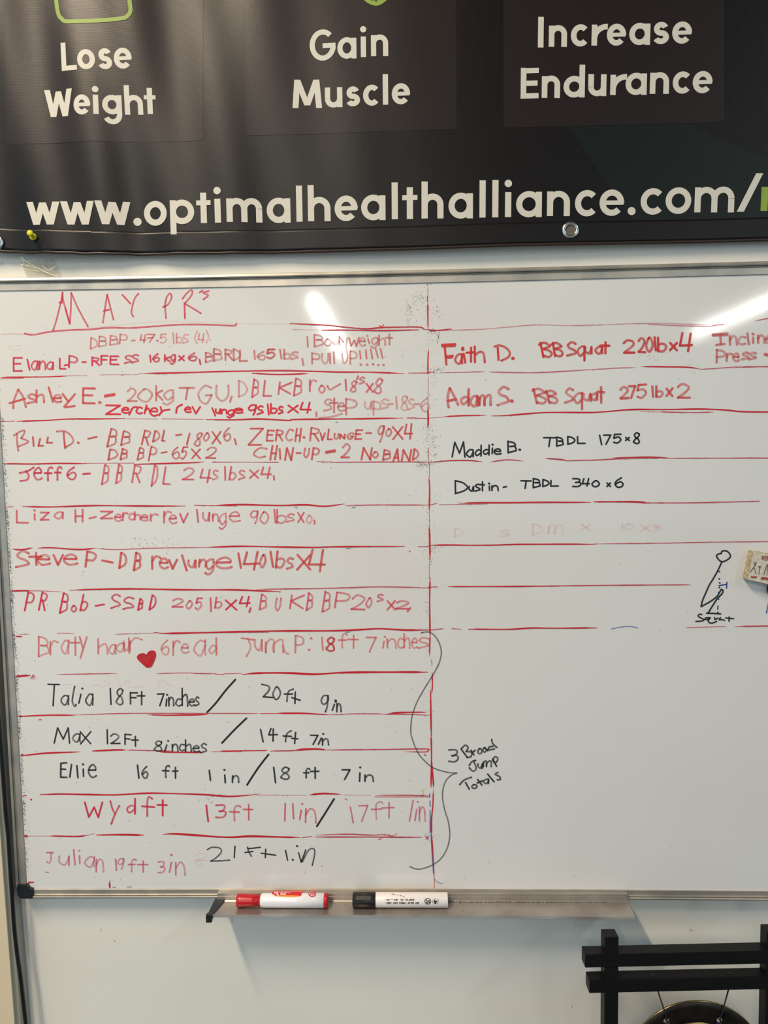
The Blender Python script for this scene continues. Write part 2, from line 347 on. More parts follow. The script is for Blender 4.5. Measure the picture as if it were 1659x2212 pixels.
line('red word step, underlined', faded, [(Dd, K, 's 795 205 850 290 t 835 200 895 300 e 895 232 945 290 P 955 205 1030 315 , 740 300 742 330')], 3.7, polys=[(Dd, K, [(765, 340), (850, 332), (925, 310)])])
line('very pale words ups -18s-6', pale, [(Dd, K, 'u 1088 225 1135 280 P 1150 220 1200 320 s 1205 205 1255 275 - 1258 240 1290 240 1 1312 190 1318 275 8 1350 180 1392 285 s 1400 205 1440 280 - 1445 240 1480 242 6 1490 195 1550 290')], 3.6)
line('red line reading BILL D. - BB RDL - 180 x 6,', brick, [(C, K, '1 235 478 240 542 L 275 490 320 540 L 335 480 382 518 . 560 518 - 630 490 692 475 B 768 418 850 545 B 865 435 945 535 R 1015 430 1085 535 D 1095 435 1150 510 L 1160 430 1198 505 - 1260 465 1300 458 1 1358 450 1338 532 8 1392 445 1450 540 0 1455 450 1502 502 x 1520 440 1580 525'), (Dd, K, '6 76 415 125 500 , 155 490 165 530')], 3.3,
 polys=[(C, K, [(130, 575), (122, 520), (120, 455)]), (C, K, [(98, 467), (140, 440), (175, 430), (170, 455), (150, 485), (150, 485), (198, 505), (190, 520), (130, 545)]), (C, K, [(405, 438), (460, 435), (510, 470), (522, 515), (465, 552)]), (C, K, [(455, 440), (465, 558)])], sl=0.22)
line('red line reading DB BP - 65 x 2', brick, [(C, K, 'D 775 565 850 640 B 862 562 920 638 B 985 555 1040 640 P 1065 548 1128 645 - 1158 592 1195 585 6 1235 550 1285 630 5 1295 550 1345 635 x 1375 565 1435 632 2 1475 552 1560 628')], 3.3, sl=0.2)
line('red capitals ZERCH. RV LUNGE - 90 x 4', coral, [(Dd, K, 'Z 255 418 360 532 E 385 430 440 505 R 450 428 508 505 C 520 425 575 505 H 590 418 632 508 . 652 480 R 695 412 770 505 v 770 450 802 500 L 822 425 862 495 U 868 455 900 490 N 910 460 945 490 G 960 450 1008 492 E 1020 430 1070 492 - 1098 450 1135 450 9 1175 400 1230 510 0 1238 420 1280 470 x 1290 405 1360 492 4 1375 385 1430 490')], 3.7, sl=0.12)
line('red capitals CHIN-UP - 2 NO BAND', coral, [(Dd, K, 'C 290 555 385 625 H 410 540 460 640 1 478 565 482 635 N 515 555 575 645 - 598 592 630 592 U 650 560 690 622 P 708 555 765 638 = 810 592 875 572 2 920 530 990 625 N 1065 555 1140 640 o 1145 585 1182 625 B 1218 570 1278 640 A 1290 565 1345 655 N 1352 570 1422 650 D 1432 565 1478 640')], 3.8, sl=0.16)
line('pink line reading Jeff G - BB RDL 245 lbs x 4,', rose, [(E, K, 'e 245 68 300 152 f 318 62 375 158 f 390 60 440 155 6 480 65 545 148 - 595 112 645 108')], 3.6, polys=[(E, K, [(140, 105), (200, 90), (240, 65)]), (E, K, [(185, 90), (205, 125), (190, 155), (145, 162)])])
line('pink words BB RDL 245 lbs x 4,', pink, [(E, K, 'B 730 45 790 185 B 830 45 885 180 R 945 50 1020 175 D 1085 45 1140 198 L 1168 65 1238 185 2 1310 68 1400 150 4 1435 80 1510 170 s 1525 85 1560 152'), (Fv, K, '1 85 60 88 155 b 115 60 170 155 s 185 85 225 150 x 265 85 325 140 4 345 65 415 140 , 435 125 438 152')], 3.5, sl=0.16)
line('pink line reading Liza H - zercher rev lunge 90 lbs x', pink, [(E, K, 'L 120 375 200 462 i 247 372 248 440 z 290 388 348 440 a 390 385 450 430 H 540 365 590 455 - 640 430 688 418 z 722 380 805 430 e 822 400 868 448 r 880 390 915 445 c 925 395 960 440 h 965 385 1005 440 e 1010 405 1060 445 r 1080 400 1130 448 r 1175 380 1225 460 e 1215 405 1265 465 v 1290 395 1345 460 1 1410 368 1420 458 u 1455 390 1500 450 n 1525 400 1565 450 g 1572 400 1620 510'), (Fv, K, 'e 120 385 195 452 9 270 380 325 465 0 340 385 395 465 1 440 365 448 460 b 460 370 520 465 s 530 400 580 455 x 610 390 652 460 , 728 445 728 470')], 3.4)
line('smudged digit after the Liza line', pale, [(Fv, K, '0 672 410 708 465')], 3.4)
line('thick red line reading Steve P - DB rev lunge 140 lbs x 4', coral, [(Gv, K, 'S 112 70 205 185 t 210 80 300 168 e 270 95 360 165 v 385 95 450 165 e 460 90 555 165 P 612 70 690 180 - 732 135 808 150 D 855 80 912 190 B 960 80 1015 205 r 1090 105 1150 195 e 1145 120 1205 190 v 1210 130 1270 195 1 1305 98 1338 205 u 1350 135 1400 185 n 1425 130 1480 180 g 1472 130 1530 235'), (Hv, K, 'e 25 115 135 190 1 182 85 200 185 4 220 75 330 200 0 335 95 380 180 1 412 70 430 180 b 450 68 520 185 s 530 118 572 195 x 605 95 695 200 4 690 60 800 215')], 4.5, sl=0.12)
line('pink line reading PR Bob - SSBD 205 lb x 4, BU KB BP 20s x 2,', rose, [(Gv, K, 'P 175 362 250 495 R 278 365 345 490 B 428 370 500 510 o 512 460 545 500 b 575 378 640 495 - 685 460 745 450 S 795 380 860 475 S 880 400 955 485 B 988 410 1030 490 D 1070 385 1125 490'), (Hv, K, 'x 92 420 168 488 4 192 395 265 465 , 270 475 260 505')], 3.5, sl=0.2)
line('pink words 205 lb, BU KB BP 20s x 2,', pink, [(Gv, K, '2 1235 408 1318 468 0 1332 425 1378 478 5 1400 405 1450 485 1 1508 405 1512 498 b 1540 400 1592 475'), (Hv, K, 'B 335 380 392 485 U 445 405 488 490 K 550 385 655 480 B 670 370 722 490 B 785 360 850 500 P 875 365 985 470 2 990 385 1100 485 0 1095 405 1140 470 s 1178 378 1218 428 x 1250 425 1305 488 2 1312 425 1410 480 , 1415 475 1395 500')], 3.5, sl=0.14)
line('pale red line reading Braty haar broad', ink('pale_rose', (222, 84, 92), .48), [(Iv, K, 'B 275 85 350 225 r 360 115 415 215 a 440 110 490 200 t 500 85 570 215 y 570 85 622 235 h 705 100 770 205 a 780 140 828 205 a 835 130 890 190 u 885 115 930 185 r 925 95 1018 200 6 1155 110 1210 208 r 1240 115 1290 215 e 1300 135 1352 200 a 1390 110 1470 215 d 1495 90 1550 215')], 3.3)
line('pale red line reading Jump: 18ft 7 inches', ink('pale_rose2', (226, 96, 96), .5), [(Jv, K, 'u 300 105 350 185 m 380 105 500 195 P 590 75 650 195 . 703 95 . 690 178 1 780 90 788 180 f 900 60 960 165 t 965 75 1040 165 7 1098 88 1170 195 i 1232 85 1218 165 n 1250 100 1312 165 c 1325 95 1365 165 h 1370 60 1410 165 e 1425 95 1465 165 s 1470 90 1545 165')], 3.4,
 polys=[(Jv, K, [(205, 95), (290, 106)]), (Jv, K, [(250, 98), (270, 160), (240, 225)]), (Jv, K, [(500, 150), (515, 190), (540, 208)])])
line('stronger red digit 8', coral, [(Jv, K, '8 815 88 868 188 8 818 90 870 186')], 3.6)
line('black line reading Talia 18 Ft 7 inches', grey, [(Iv, K, 'T 345 428 425 575 a 438 505 490 570 i 590 455 565 560 a 615 495 665 572 1 790 455 795 570 8 835 455 880 570 F 935 485 985 565 t 985 480 1038 570 7 1130 495 1175 578 i 1198 500 1190 580 n 1210 520 1245 580 c 1260 530 1298 580 h 1305 455 1345 580 e 1355 530 1395 578 s 1400 515 1425 580')], 3.2, polys=[(Iv, K, [(535, 440), (518, 540), (535, 583), (545, 570)])])
line('grey-black line reading 20 ft 9 in', grey, [(Jv, K, '0 430 445 480 530 9 775 505 830 625 i 880 540 855 612 n 888 565 918 622 . 880 548')], 3.2,
 polys=[(Jv, K, [(350, 425), (400, 440), (400, 470), (360, 515), (360, 515), (430, 520)]), (Jv, K, [(530, 548), (540, 480), (575, 460)]), (Jv, K, [(512, 495), (570, 495)]), (Jv, K, [(590, 480), (587, 562)]), (Jv, K, [(565, 520), (625, 540)])])
for lab, P in (('black slash between 7 inches and 20 ft', [(Jv, (-41, 625), (20, 560), (90, 470), (160, 392))]), ('black slash between 8 inches and 14 ft', [(Lv, (65, 215), (150, 125), (240, 38))]),
               ('black slash between 1 in and 18 ft', [(Lv, (245, 515), (320, 400), (398, 298))]), ('black slash between 11 in and 17 ft', [(Nv, (745, 215), (805, 120), (868, 20))])):
    o_ = P[0][0]; line(lab, black, [], 3.7, polys=[(o_, K, list(P[0][1:]))])
line('black line reading Max 12 Ft 8 inches', grey, [(Kv, K, 'M 388 105 500 215 a 522 150 572 205 x 575 135 650 222 1 768 122 770 220 2 795 150 858 220 F 895 155 940 225 t 945 170 990 240 8 1108 200 1158 272 i 1205 200 1180 275 n 1235 225 1275 272 c 1285 225 1320 270 h 1330 195 1370 280 e 1385 235 1430 278 s 1440 220 1480 285')], 3.0)
line('black words 14 ft 7 in', grey, [(Lv, K, '1 340 118 360 205 7 700 160 752 225 i 790 150 755 225 n 785 185 828 230')], 3.1, polys=[(Lv, K, [(415, 112), (400, 158), (400, 158), (462, 155)]), (Lv, K, [(432, 115), (430, 202)]), (Lv, K, [(520, 205), (530, 150), (560, 128)]), (Lv, K, [(503, 165), (562, 168)]), (Lv, K, [(592, 140), (585, 218)]), (Lv, K, [(565, 182), (608, 186)])])
line('black line reading Ellie 16 ft 1 in', grey, [(Kv, K, 'E 435 360 478 460 1 512 370 500 458 1 550 375 558 462 i 595 368 598 455 e 635 370 690 460 1 985 375 995 468 6 1018 385 1058 465 f 1165 378 1215 460 t 1235 390 1275 468 1 1500 410 1508 485'), (Lv, K, 'i 82 408 88 500 n 140 450 185 498')], 3.2)
line('black words 18 ft 7 in', grey, [(Lv, K, '1 435 390 448 500 8 488 390 545 475 f 650 398 692 465 t 700 392 758 470 7 925 408 980 478 i 1055 390 1050 490 n 1090 445 1150 490')], 3.2)
line('pink line reading wyd ft 13 ft', rose, [(Mv, K, 'w 608 45 732 148 d 905 15 968 125 t 1128 25 1195 138 1 1478 62 1492 180 3 1548 65 1618 160')], 3.4,
 polys=[(Mv, K, [(790, 35), (805, 90), (825, 128)]), (Mv, K, [(855, 68), (825, 125), (797, 198)]), (Mv, K, [(1090, 18), (1065, 5), (1055, 50), (1055, 142)]), (Mv, K, [(1018, 72), (1105, 77)])])
line('pink words ft 11 in', pink, [(Nv, K, 'f 118 65 195 175 t 218 60 285 172 1 518 55 515 178 1 572 52 578 158 i 640 55 622 168 n 665 88 738 190')], 3.3)
line('pale pink words 17 ft 1 in', mauve, [(Nv, K, '1 985 75 1005 190 7 1045 68 1110 178 f 1135 38 1215 165 t 1215 45 1298 158 1 1435 30 1408 182 i 1468 40 1448 175 n 1480 75 1520 178')], 3.0)
line('pale pink line reading Julian 19 ft 3 in', mauve, [(Mv, K, 'J 335 405 380 480 u 425 430 495 495 1 528 382 538 492 i 568 390 572 482 a 610 435 675 505 n 690 450 742 540 1 828 450 835 530 9 845 450 890 520 f 920 450 975 540 t 985 465 1058 545 3 1135 470 1180 555 1 1228 475 1215 545 . 1228 420 n 1260 475 1325 565')], 3.2)
line('ghost of an erased pink digit 2', ghost, [(Mv, K, '2 1400 410 1495 460 c 1410 460 1450 505')], 3.0)
line('grey-black line reading 21 Ft 1 in', grey, [(Nv, K, '1 158 360 152 440 1 520 388 535 460 . 572 455 . 603 357')], 2.8,
 polys=[(Mv, K, [(1487, 382), (1520, 366), (1575, 372), (1585, 400), (1550, 440), (1510, 465), (1510, 465), (1580, 463), (1645, 458)]), (Nv, K, [(248, 365), (255, 395), (275, 430)]), (Nv, K, [(250, 376), (340, 366)]), (Nv, K, [(230, 403), (285, 396)]),
 (Nv, K, [(378, 380), (375, 440)]), (Nv, K, [(345, 408), (450, 423)]), (Nv, K, [(614, 405), (632, 472), (632, 472), (665, 385)]), (Nv, K, [(640, 470), (690, 382), (730, 390), (712, 495)])])
# right half
line('red words Faith D.', ink('faith_red', (210, 44, 44), .74), [(P1, K2, 'a 362 370 428 458 i 435 312 458 450 t 472 312 545 445 h 548 300 640 445 . 908 410 . 435 325')], 4.4,
 polys=[(P1, K2, [(240, 283), (365, 276)]), (P1, K2, [(242, 298), (360, 292)]), (P1, K2, [(265, 300), (280, 468)]), (P1, K2, [(278, 392), (340, 386)]), (P1, K2, [(282, 404), (332, 402)]),
 (P1, K2, [(765, 310), (772, 425)]), (P1, K2, [(735, 300), (780, 288), (840, 310), (878, 355), (862, 400), (800, 432)])])
line('red words BB Squat 220 lb x 4', ink('faith_red'+'', (210, 44, 44), .74), [(P1, K2, '% 1155 265 1272 398 % 1272 268 1378 390 S 1418 258 1500 385 q 1515 300 1582 432 u 1590 305 1650 365'), (P2, K2, 'a 32 300 95 362 t 78 258 162 360 2 300 240 402 355 2 438 218 500 350 0 510 215 568 340 1 590 210 600 335 b 622 215 695 345 x 735 265 798 335 4 828 175 940 345')], 4.6)
line('red words Incline Press -', faded, [(P2, K2, 'n 1300 200 1365 280 c 1380 205 1445 280 1 1465 172 1478 280 i 1518 180 1520 265 n 1565 195 1625 265 e 1635 200 1695 265 P 1175 330 1250 445 r 1270 365 1320 435 e 1330 365 1385 435 s 1415 355 1475 420 s 1480 355 1545 420 = 1630 368 1680 388')], 4.6, polys=[(P2, K2, [(1138, 186), (1278, 176)]), (P2, K2, [(1140, 196), (1275, 190)]), (P2, K2, [(1210, 200), (1215, 272)]), (P2, K2, [(1170, 284), (1250, 274)])])
line('red words Adam S.', coral, [(P1, K2, 'd 412 700 490 855 a 507 765 572 858 m 592 760 695 850 S 765 680 865 850 . 897 812')], 5.0, polys=[(P1, K2, [(302, 870), (290, 790), (312, 692), (312, 692), (350, 760), (390, 845)]), (P1, K2, [(295, 812), (370, 795)])])
line('red words BB Squat 275 lb x 2', coral, [(P1, K2, '% 1090 700 1220 835 % 1212 718 1328 832 S 1400 695 1475 828 q 1482 740 1560 885 u 1575 745 1640 810'), (P2, K2, 'a -8 740 48 800 t 50 680 112 825 2 268 680 345 785 7 350 672 405 788 5 428 660 508 785 1 568 675 575 775 b 607 675 662 775 x 702 695 758 765 2 810 652 922 782')], 4.7)
line('black line reading Maddie B. TBDL 175 x 8', black, [(P3, K3, 'M 232 165 315 262 a 325 215 368 260 d 378 185 420 258 d 430 185 472 250 i 495 182 492 240 e 505 210 550 245 B 595 160 650 235 . 672 215 T 828 138 905 195 B 912 135 955 192 D 985 130 1030 180 L 1048 130 1098 175 1 1192 122 1205 182 7 1218 122 1265 180 5 1285 115 1330 172 x 1362 135 1385 155 8 1415 105 1450 175')], 3.4)
line('black line reading Dustin - TBDL 340 x 6', black, [(P3, K3, 'D 252 418 330 500 u 342 455 370 485 s 380 440 412 485 t 412 425 442 482 i 472 435 475 480 n 490 450 532 482 - 565 460 585 456 T 678 418 745 468 B 760 405 805 462 D 822 410 862 455 L 875 415 922 452 3 1018 405 1068 460 4 1080 405 1125 452 0 1142 418 1188 455 x 1240 432 1262 455 6 1292 400 1345 458')], 3.3)
line('ghost of an erased pink line', ghost, [(P3, K3, 'D 758 700 820 770 m 860 705 950 760 x 1070 700 1130 740 1 1340 700 1335 735 0 1350 700 1410 735 x 1460 705 1520 745 3 1540 705 1585 745 D 250 730 300 780 s 540 740 600 780')], 4.0)
# squat figure
S0, KS = (1480, 1160), 9.268
line('black stick figure sitting into a squat', black, [], 3.1, polys=[
 (S0, KS, [(740, 495), (690, 470), (640, 410), (632, 370), (665, 342), (725, 328), (725, 328), (735, 290), (775, 275), (840, 285), (895, 340), (905, 390), (880, 430), (800, 480), (740, 498)]),
 (S0, KS, [(735, 500), (650, 680), (560, 840), (480, 970), (400, 1150), (345, 1280), (320, 1395), (320, 1395), (520, 1280), (640, 1185), (700, 1090), (725, 1048), (758, 1075), (735, 1140), (640, 1240), (560, 1360), (465, 1510), (430, 1525), (430, 1525), (570, 1530), (710, 1540)])])
line('black word squat under the figure', black, [], 2.8, polys=[
 (S0, KS, [(335, 1555), (290, 1545), (265, 1590), (370, 1650), (340, 1680), (215, 1690)]), (S0, KS, [(480, 1615), (415, 1620), (400, 1650), (450, 1650), (505, 1610), (462, 1690), (530, 1725), (630, 1690)]),
 (S0, KS, [(590, 1615), (600, 1652), (655, 1620)]), (S0, KS, [(710, 1615), (680, 1655), (740, 1655), (790, 1668)]), (S0, KS, [(810, 1620), (970, 1635)]), (S0, KS, [(880, 1600), (880, 1685)])])
line('blue dashed plumb line with a small sideways T', blue, [(S0, KS, '. 685 690 . 685 835 . 693 918 . 685 1010 . 675 1110 . 665 1240 . 655 1510')], 2.3,
 polys=[(S0, KS, [(680, 972), (820, 950)]), (S0, KS, [(837, 905), (832, 960), (830, 1025)]), (S0, KS, [(656, 1380), (652, 1445)])])
line('short blue arc on the lowest ruled line', ltblue, [], 1.8, polys=[((1359, 1140), 5.53, [(-210, 1208), (-130, 1192), (-60, 1182), (0, 1178), (60, 1186), (100, 1198)])])
line('blue stroke at the right end of the squat drawings', ltblue, [], 3.0, polys=[((1559, 1160), 11.06, [(1072, 1812), (1100, 1660), (1180, 1400)])])
# brace and its caption
T0, KT = (860, 1580), 5.53
br = [(900+x/KT, 1340+y/KT) for x, y in [(55, 150), (110, 138), (165, 145), (220, 190), (265, 260), (292, 350), (290, 430), (260, 530), (190, 660), (120, 770), (50, 890), (0, 985)]]+[(890, 1548)]+\
     [(860+x/KT, 1580+y/KT) for x, y in [(150, 0), (170, 90), (210, 200), (260, 290), (330, 365), (410, 430), (500, 465), (600, 490), (700, 497), (700, 497), (640, 520), (580, 575), (545, 650), (530, 740), (535, 830), (560, 950), (595, 1060), (612, 1160), (618, 1230), (600, 1350), (560, 1450), (500, 1530), (420, 1590), (340, 1625), (260, 1645), (200, 1640), (140, 1615)]]
line('long thin grey brace gathering the lowest rows', ink('brace', (70, 74, 70), .72), [], 2.5, polys=[((0, 0), 1, br)])
line('grey words 3 Broad Jump Totals written aslant', grey, [(T0, KT, '3 605 220 715 375 o 950 205 1000 265 o 1012 195 1050 245 1 1040 200 1070 230 u 955 390 1005 440 m 1015 355 1110 420 o 880 635 940 680 a 1020 570 1080 620 1 1070 510 1145 600')], 3.2, polys=[
 (T0, KT, [(755, 215), (820, 300)]), (T0, KT, [(752, 210), (800, 165), (835, 190), (812, 240), (812, 240), (875, 250), (870, 300), (820, 312)]), (T0, KT, [(870, 225), (905, 280)]), (T0, KT, [(888, 250), (920, 225)]),
 (T0, KT, [(1130, 178), (1090, 185), (1080, 220), (1150, 208)]), (T0, KT, [(1118, 95), (1130, 145), (1178, 190)]), (T0, KT, [(850, 405), (880, 362), (925, 345)]), (T0, KT, [(905, 362), (932, 440), (895, 475), (850, 435)]),
 (T0, KT, [(1128, 345), (1155, 303), (1190, 320), (1172, 368), (1140, 362)]), (T0, KT, [(1130, 330), (1175, 415)]), (T0, KT, [(735, 635), (790, 580), (875, 548)]), (T0, KT, [(805, 610), (850, 690)]),
 (T0, KT, [(950, 575), (1000, 640)]), (T0, KT, [(945, 615), (1010, 590)]), (T0, KT, [(1190, 490), (1160, 512), (1212, 540), (1218, 575), (1185, 577)])])
line('small yellow curl by the middle line', ink('yellow', (214, 190, 70), .75), [], 1.6, polys=[(T0, KT, [(315, 690), (285, 710), (305, 735), (290, 752)])])
# the heart
I = Ink(); hp = [(1052, 303), (1015, 270), (986, 237), (1000, 212), (1035, 208), (1048, 226), (1048, 226), (1070, 192), (1105, 190), (1114, 220), (1100, 262), (1080, 298), (1052, 303)]
q = catmull([(x/K, 1350+y/K) for x, y in hp], 5)
f = I.bm.faces.new([I.bm.verts.new(at(x, y, -.00005)) for x, y in q[:-1]])
for lp, (x, y) in zip(f.loops, q): lp[I.uv].uv = ((x % 7)/7, y*9)
I.stroke([(x, y) for x, y in q], 2.6, smooth=False, cap=False)
for P in ([(1010, 220), (1030, 265), (1055, 290)], [(1075, 205), (1085, 240), (1060, 285)]): I.stroke([(x/K, 1350+y/K) for x, y in P], 2)
I.done('heart', ink('heart', (196, 28, 40), .9), wb, label='small filled red heart drawn beside haar')
# ------------------------------------------------------------------ ruled lines
RULE = [
 ('1', [[(628, 699), (700, 702), (740, 706), (790, 710), (830, 707), (905, 706.5), (915, 711), (924, 711)], [(695, 713), (760, 713), (830, 714), (905, 712)]], 2.4, .85),
 ('1b', [[(0, 722), (22, 721), (50, 722)], [(630, 711), (690, 713)], [(740, 707), (800, 711)]], 1.5, .5),
 ('1c', [[(925, 712), (975, 713), (1040, 711), (1100, 706), (1160, 701.5), (1250, 703), (1400, 698), (1480, 700), (1540, 702)], [(1400, 700), (1470, 704), (1540, 705)], [(1540, 702.5), (1563, 701)], [(1630, 693.5), (1659, 688), (1700, 684)]], 1.7, .55),
 ('1d', [[(924, 712), (945, 714), (975, 711)], [(928, 714), (940, 716)]], 2.8, .85),
 ('2', [[(3, 815), (100, 814), (142, 812)], [(3, 818), (50, 817)], [(300, 807), (400, 805), (460, 803), (600, 800.5), (660, 801.5), (740, 804), (800, 804), (873, 807)], [(545, 806), (600, 809), (664, 807)], [(884, 806), (926, 806)], [(340, 808), (460, 804)]], 2.5, .88),
 ('2b', [[(145, 812), (190, 811)], [(215, 810), (300, 809)], [(954, 805), (1000, 804), (1047, 803)], [(1279, 798), (1330, 795), (1372, 794)], [(1510, 798), (1590, 793), (1600, 792)], [(1060, 804), (1160, 805), (1279, 798)]], 1.8, .5),
 ('2c', [[(1385, 792), (1420, 792.5), (1480, 793), (1510, 796.5)], [(925, 804), (938, 804)]], 2.6, .9), ('2d', [[(1590, 793.5), (1659, 792), (1900, 791)]], 3.2, .55),
 ('3', [[(2, 910), (31, 910)], [(37, 910), (100, 908), (150, 905), (200, 905), (270, 904)], [(350, 905), (438, 906)], [(445, 906), (500, 907), (560, 905), (625, 908), (640, 906), (780, 904.5), (870, 903)], [(880, 903), (926, 904)]], 2.4, .88),
 ('3b', [[(275, 904), (340, 905)], [(928, 903), (955, 901)], [(1385, 889), (1480, 891)], [(1430, 890), (1500, 891), (1540, 890)]], 1.8, .6),
 ('3c', [[(960, 900), (1000, 898), (1046, 897)], [(1062, 898), (1100, 897), (1180, 891), (1279, 891), (1332, 887), (1371, 884.5), (1440, 884.5), (1517, 883.5), (1565, 886), (1600, 889), (1659, 890), (1900, 892)]], 2.7, .9),
 ('4', [[(6, 1001.5), (60, 1002), (120, 1001), (186, 1001.5)], [(290, 1003), (400, 1000), (440, 998)], [(686, 997), (715, 998)], [(600, 999), (460, 998)]], 2.6, .85),
 ('4b', [[(186, 1001), (290, 1000)], [(715, 999), (800, 998), (880, 998), (926, 999)], [(1060, 998), (1095, 993), (1130, 996)], [(1225, 995), (1300, 993), (1340, 990)]], 2.2, .6),
 ('4c', [[(927, 999), (966, 995.5), (1009, 994.5), (1040, 997)], [(1180, 990.5), (1205, 992), (1225, 994.5)], [(1326, 989), (1400, 987.5), (1450, 990)], [(1330, 991), (1420, 990)]], 2.4, .8), ('4d', [[(1450, 990), (1659, 989), (1900, 988)]], 2.2, .7),
 ('5', [[(12, 1095), (26, 1095)], [(50, 1094), (110, 1095), (200, 1092), (300, 1093), (398, 1093)], [(460, 1092), (520, 1090), (600, 1092), (660, 1090.5), (700, 1093.5), (743, 1088.5)], [(420, 1091), (510, 1093)], [(926, 1091), (943, 1088)]], 2.6, .88),
 ('5b', [[(745, 1092), (830, 1091), (926, 1091)], [(950, 1090), (1050, 1089)], [(1400, 1086), (1500, 1086), (1640, 1083)]], 2.2, .62),
 ('5c', [[(993, 1087), (1050, 1086), (1180, 1085), (1275, 1085)], [(1283, 1084), (1370, 1084), (1402, 1087)]], 3.0, .88),
 ('6', [[(28, 1186), (45, 1187.5), (68, 1184)], [(82, 1184), (110, 1183), (170, 1187), (205, 1184)], [(440, 1182.5), (520, 1180), (600, 1181.5), (680, 1182.5), (730, 1181), (872, 1180.5)], [(905, 1181), (927, 1180.5)]], 2.5, .88),
 ('6b', [[(205, 1184), (250, 1187), (330, 1184), (440, 1182.5)], [(1285, 1175), (1400, 1173.5), (1520, 1171.5), (1659, 1170), (1900, 1168)]], 1.8, .62),
 ('6c', [[(927, 1178), (960, 1177), (1050, 1178), (1130, 1175.5), (1285, 1175.5)]], 2.4, .9),
 ('7', [[(24, 1277), (40, 1276), (66, 1276)], [(152, 1275), (200, 1273), (290, 1272), (400, 1274), (500, 1274), (560, 1276), (605, 1278)], [(926, 1268), (945, 1268)], [(905, 1269.5), (928, 1270)]], 2.8, .9),
 ('7b', [[(66, 1276), (130, 1278)], [(556, 1273), (620, 1272), (700, 1271), (820, 1268), (905, 1269.5)], [(1220, 1265.5), (1350, 1264), (1488, 1263)]], 2.3, .6), ('7c', [[(968, 1267), (1100, 1267), (1220, 1265.5)]], 2.4, .88),
 ('8', [[(336, 1366), (360, 1368), (420, 1367), (500, 1365), (600, 1363), (720, 1362.5), (780, 1360), (820, 1358), (880, 1361), (926, 1360)], [(930, 1361), (955, 1358)]], 3.2, .9),
 ('8b', [[(40, 1371), (60, 1370)], [(125, 1367), (160, 1368)], [(250, 1370), (335, 1367)], [(520, 1366), (580, 1366)], [(1483, 1355.5), (1567, 1353)], [(1590, 1353.5), (1659, 1352), (1900, 1350)]], 1.9, .66),
 ('8c', [[(975, 1358), (995, 1359)], [(1013, 1359), (1085, 1359.5), (1110, 1359), (1150, 1356.5), (1200, 1357), (1290, 1356)]], 2.5, .88),
 ('9', [[(34, 1462), (48, 1460), (64, 1459)], [(465, 1456), (482, 1457)], [(525, 1457), (560, 1454), (625, 1454), (680, 1456.5), (740, 1453), (830, 1452), (922, 1452)]], 3.4, .9),
 ('9b', [[(125, 1457), (180, 1456), (250, 1455)], [(340, 1455), (400, 1453.5), (430, 1455), (465, 1455)], [(66, 1468), (72, 1458), (76, 1468)], [(482, 1456), (520, 1455)]], 1.9, .7),
 ('10', [[(34, 1547), (45, 1547.5), (90, 1545), (160, 1545)], [(320, 1544), (370, 1545), (448, 1543.5)], [(600, 1541), (650, 1541), (710, 1544)], [(842, 1541), (870, 1539), (920, 1538.5)], [(564, 1541.5), (640, 1541)]], 2.7, .9),
 ('10b', [[(160, 1545), (240, 1542), (320, 1541), (560, 1541.5)], [(710, 1544), (765, 1542), (825, 1542)], [(825, 1543), (870, 1543), (927, 1545)]], 1.9, .68),
 ('11', [[(45, 1632), (60, 1631), (100, 1627), (170, 1624.5)], [(200, 1622), (240, 1620), (272, 1620)], [(340, 1623), (370, 1625), (440, 1625)], [(458, 1624), (520, 1623)], [(640, 1620), (680, 1618), (705, 1620)], [(480, 1622), (575, 1621)]], 3.0, .9),
 ('11b', [[(275, 1620), (340, 1622), (370, 1622)], [(585, 1622), (620, 1622), (660, 1620)], [(705, 1620), (820, 1619), (918, 1618), (925, 1621), (918, 1624.5), (875, 1624)]], 2.2, .7),
 ('12', [[(87, 1717), (140, 1715.5), (240, 1717), (320, 1713.5), (400, 1715), (450, 1717), (500, 1720), (555, 1716)], [(670, 1717), (700, 1714), (735, 1716)]], 3.0, .85),
 ('12b', [[(555, 1717), (660, 1717.5)], [(745, 1717), (800, 1718)], [(812, 1718), (880, 1718), (928, 1718.5)], [(810, 1721), (928, 1721)]], 2.0, .66),
 ('13', [[(53, 1806.5), (60, 1806)], [(110, 1806), (165, 1807), (185, 1805)], [(208, 1804), (260, 1803), (310, 1804)], [(355, 1802), (372, 1801), (420, 1804), (460, 1807), (500, 1808.5), (540, 1806.5), (600, 1808), (645, 1809)], [(655, 1809), (672, 1807)]], 2.9, .86),
 ('13b', [[(60, 1806), (110, 1806)], [(185, 1805), (202, 1801)], [(685, 1804), (750, 1802), (800, 1804), (830, 1803), (850, 1806), (857, 1801)], [(680, 1808), (800, 1808), (910, 1809)]], 2.2, .62),
]
LBL = {'1': 'red ruled line under the heading row', '2': 'red ruled line between the Elana and Ashley rows', '3': 'red ruled line between the Ashley and Bill rows', '4': 'red ruled line between the Bill and Jeff rows',
       '5': 'red ruled line between the Jeff and Liza rows', '6': 'red ruled line between the Liza and Steve rows', '7': 'red ruled line between the Steve and Bob rows', '8': 'red ruled line above the broad jump rows',
       '9': 'red ruled line above the Talia row', '10': 'red ruled line between the Talia and Max rows', '11': 'red ruled line between the Max and Ellie rows', '12': 'red ruled line between the Ellie row and the row below it', '13': 'red ruled line above the Julian row'}
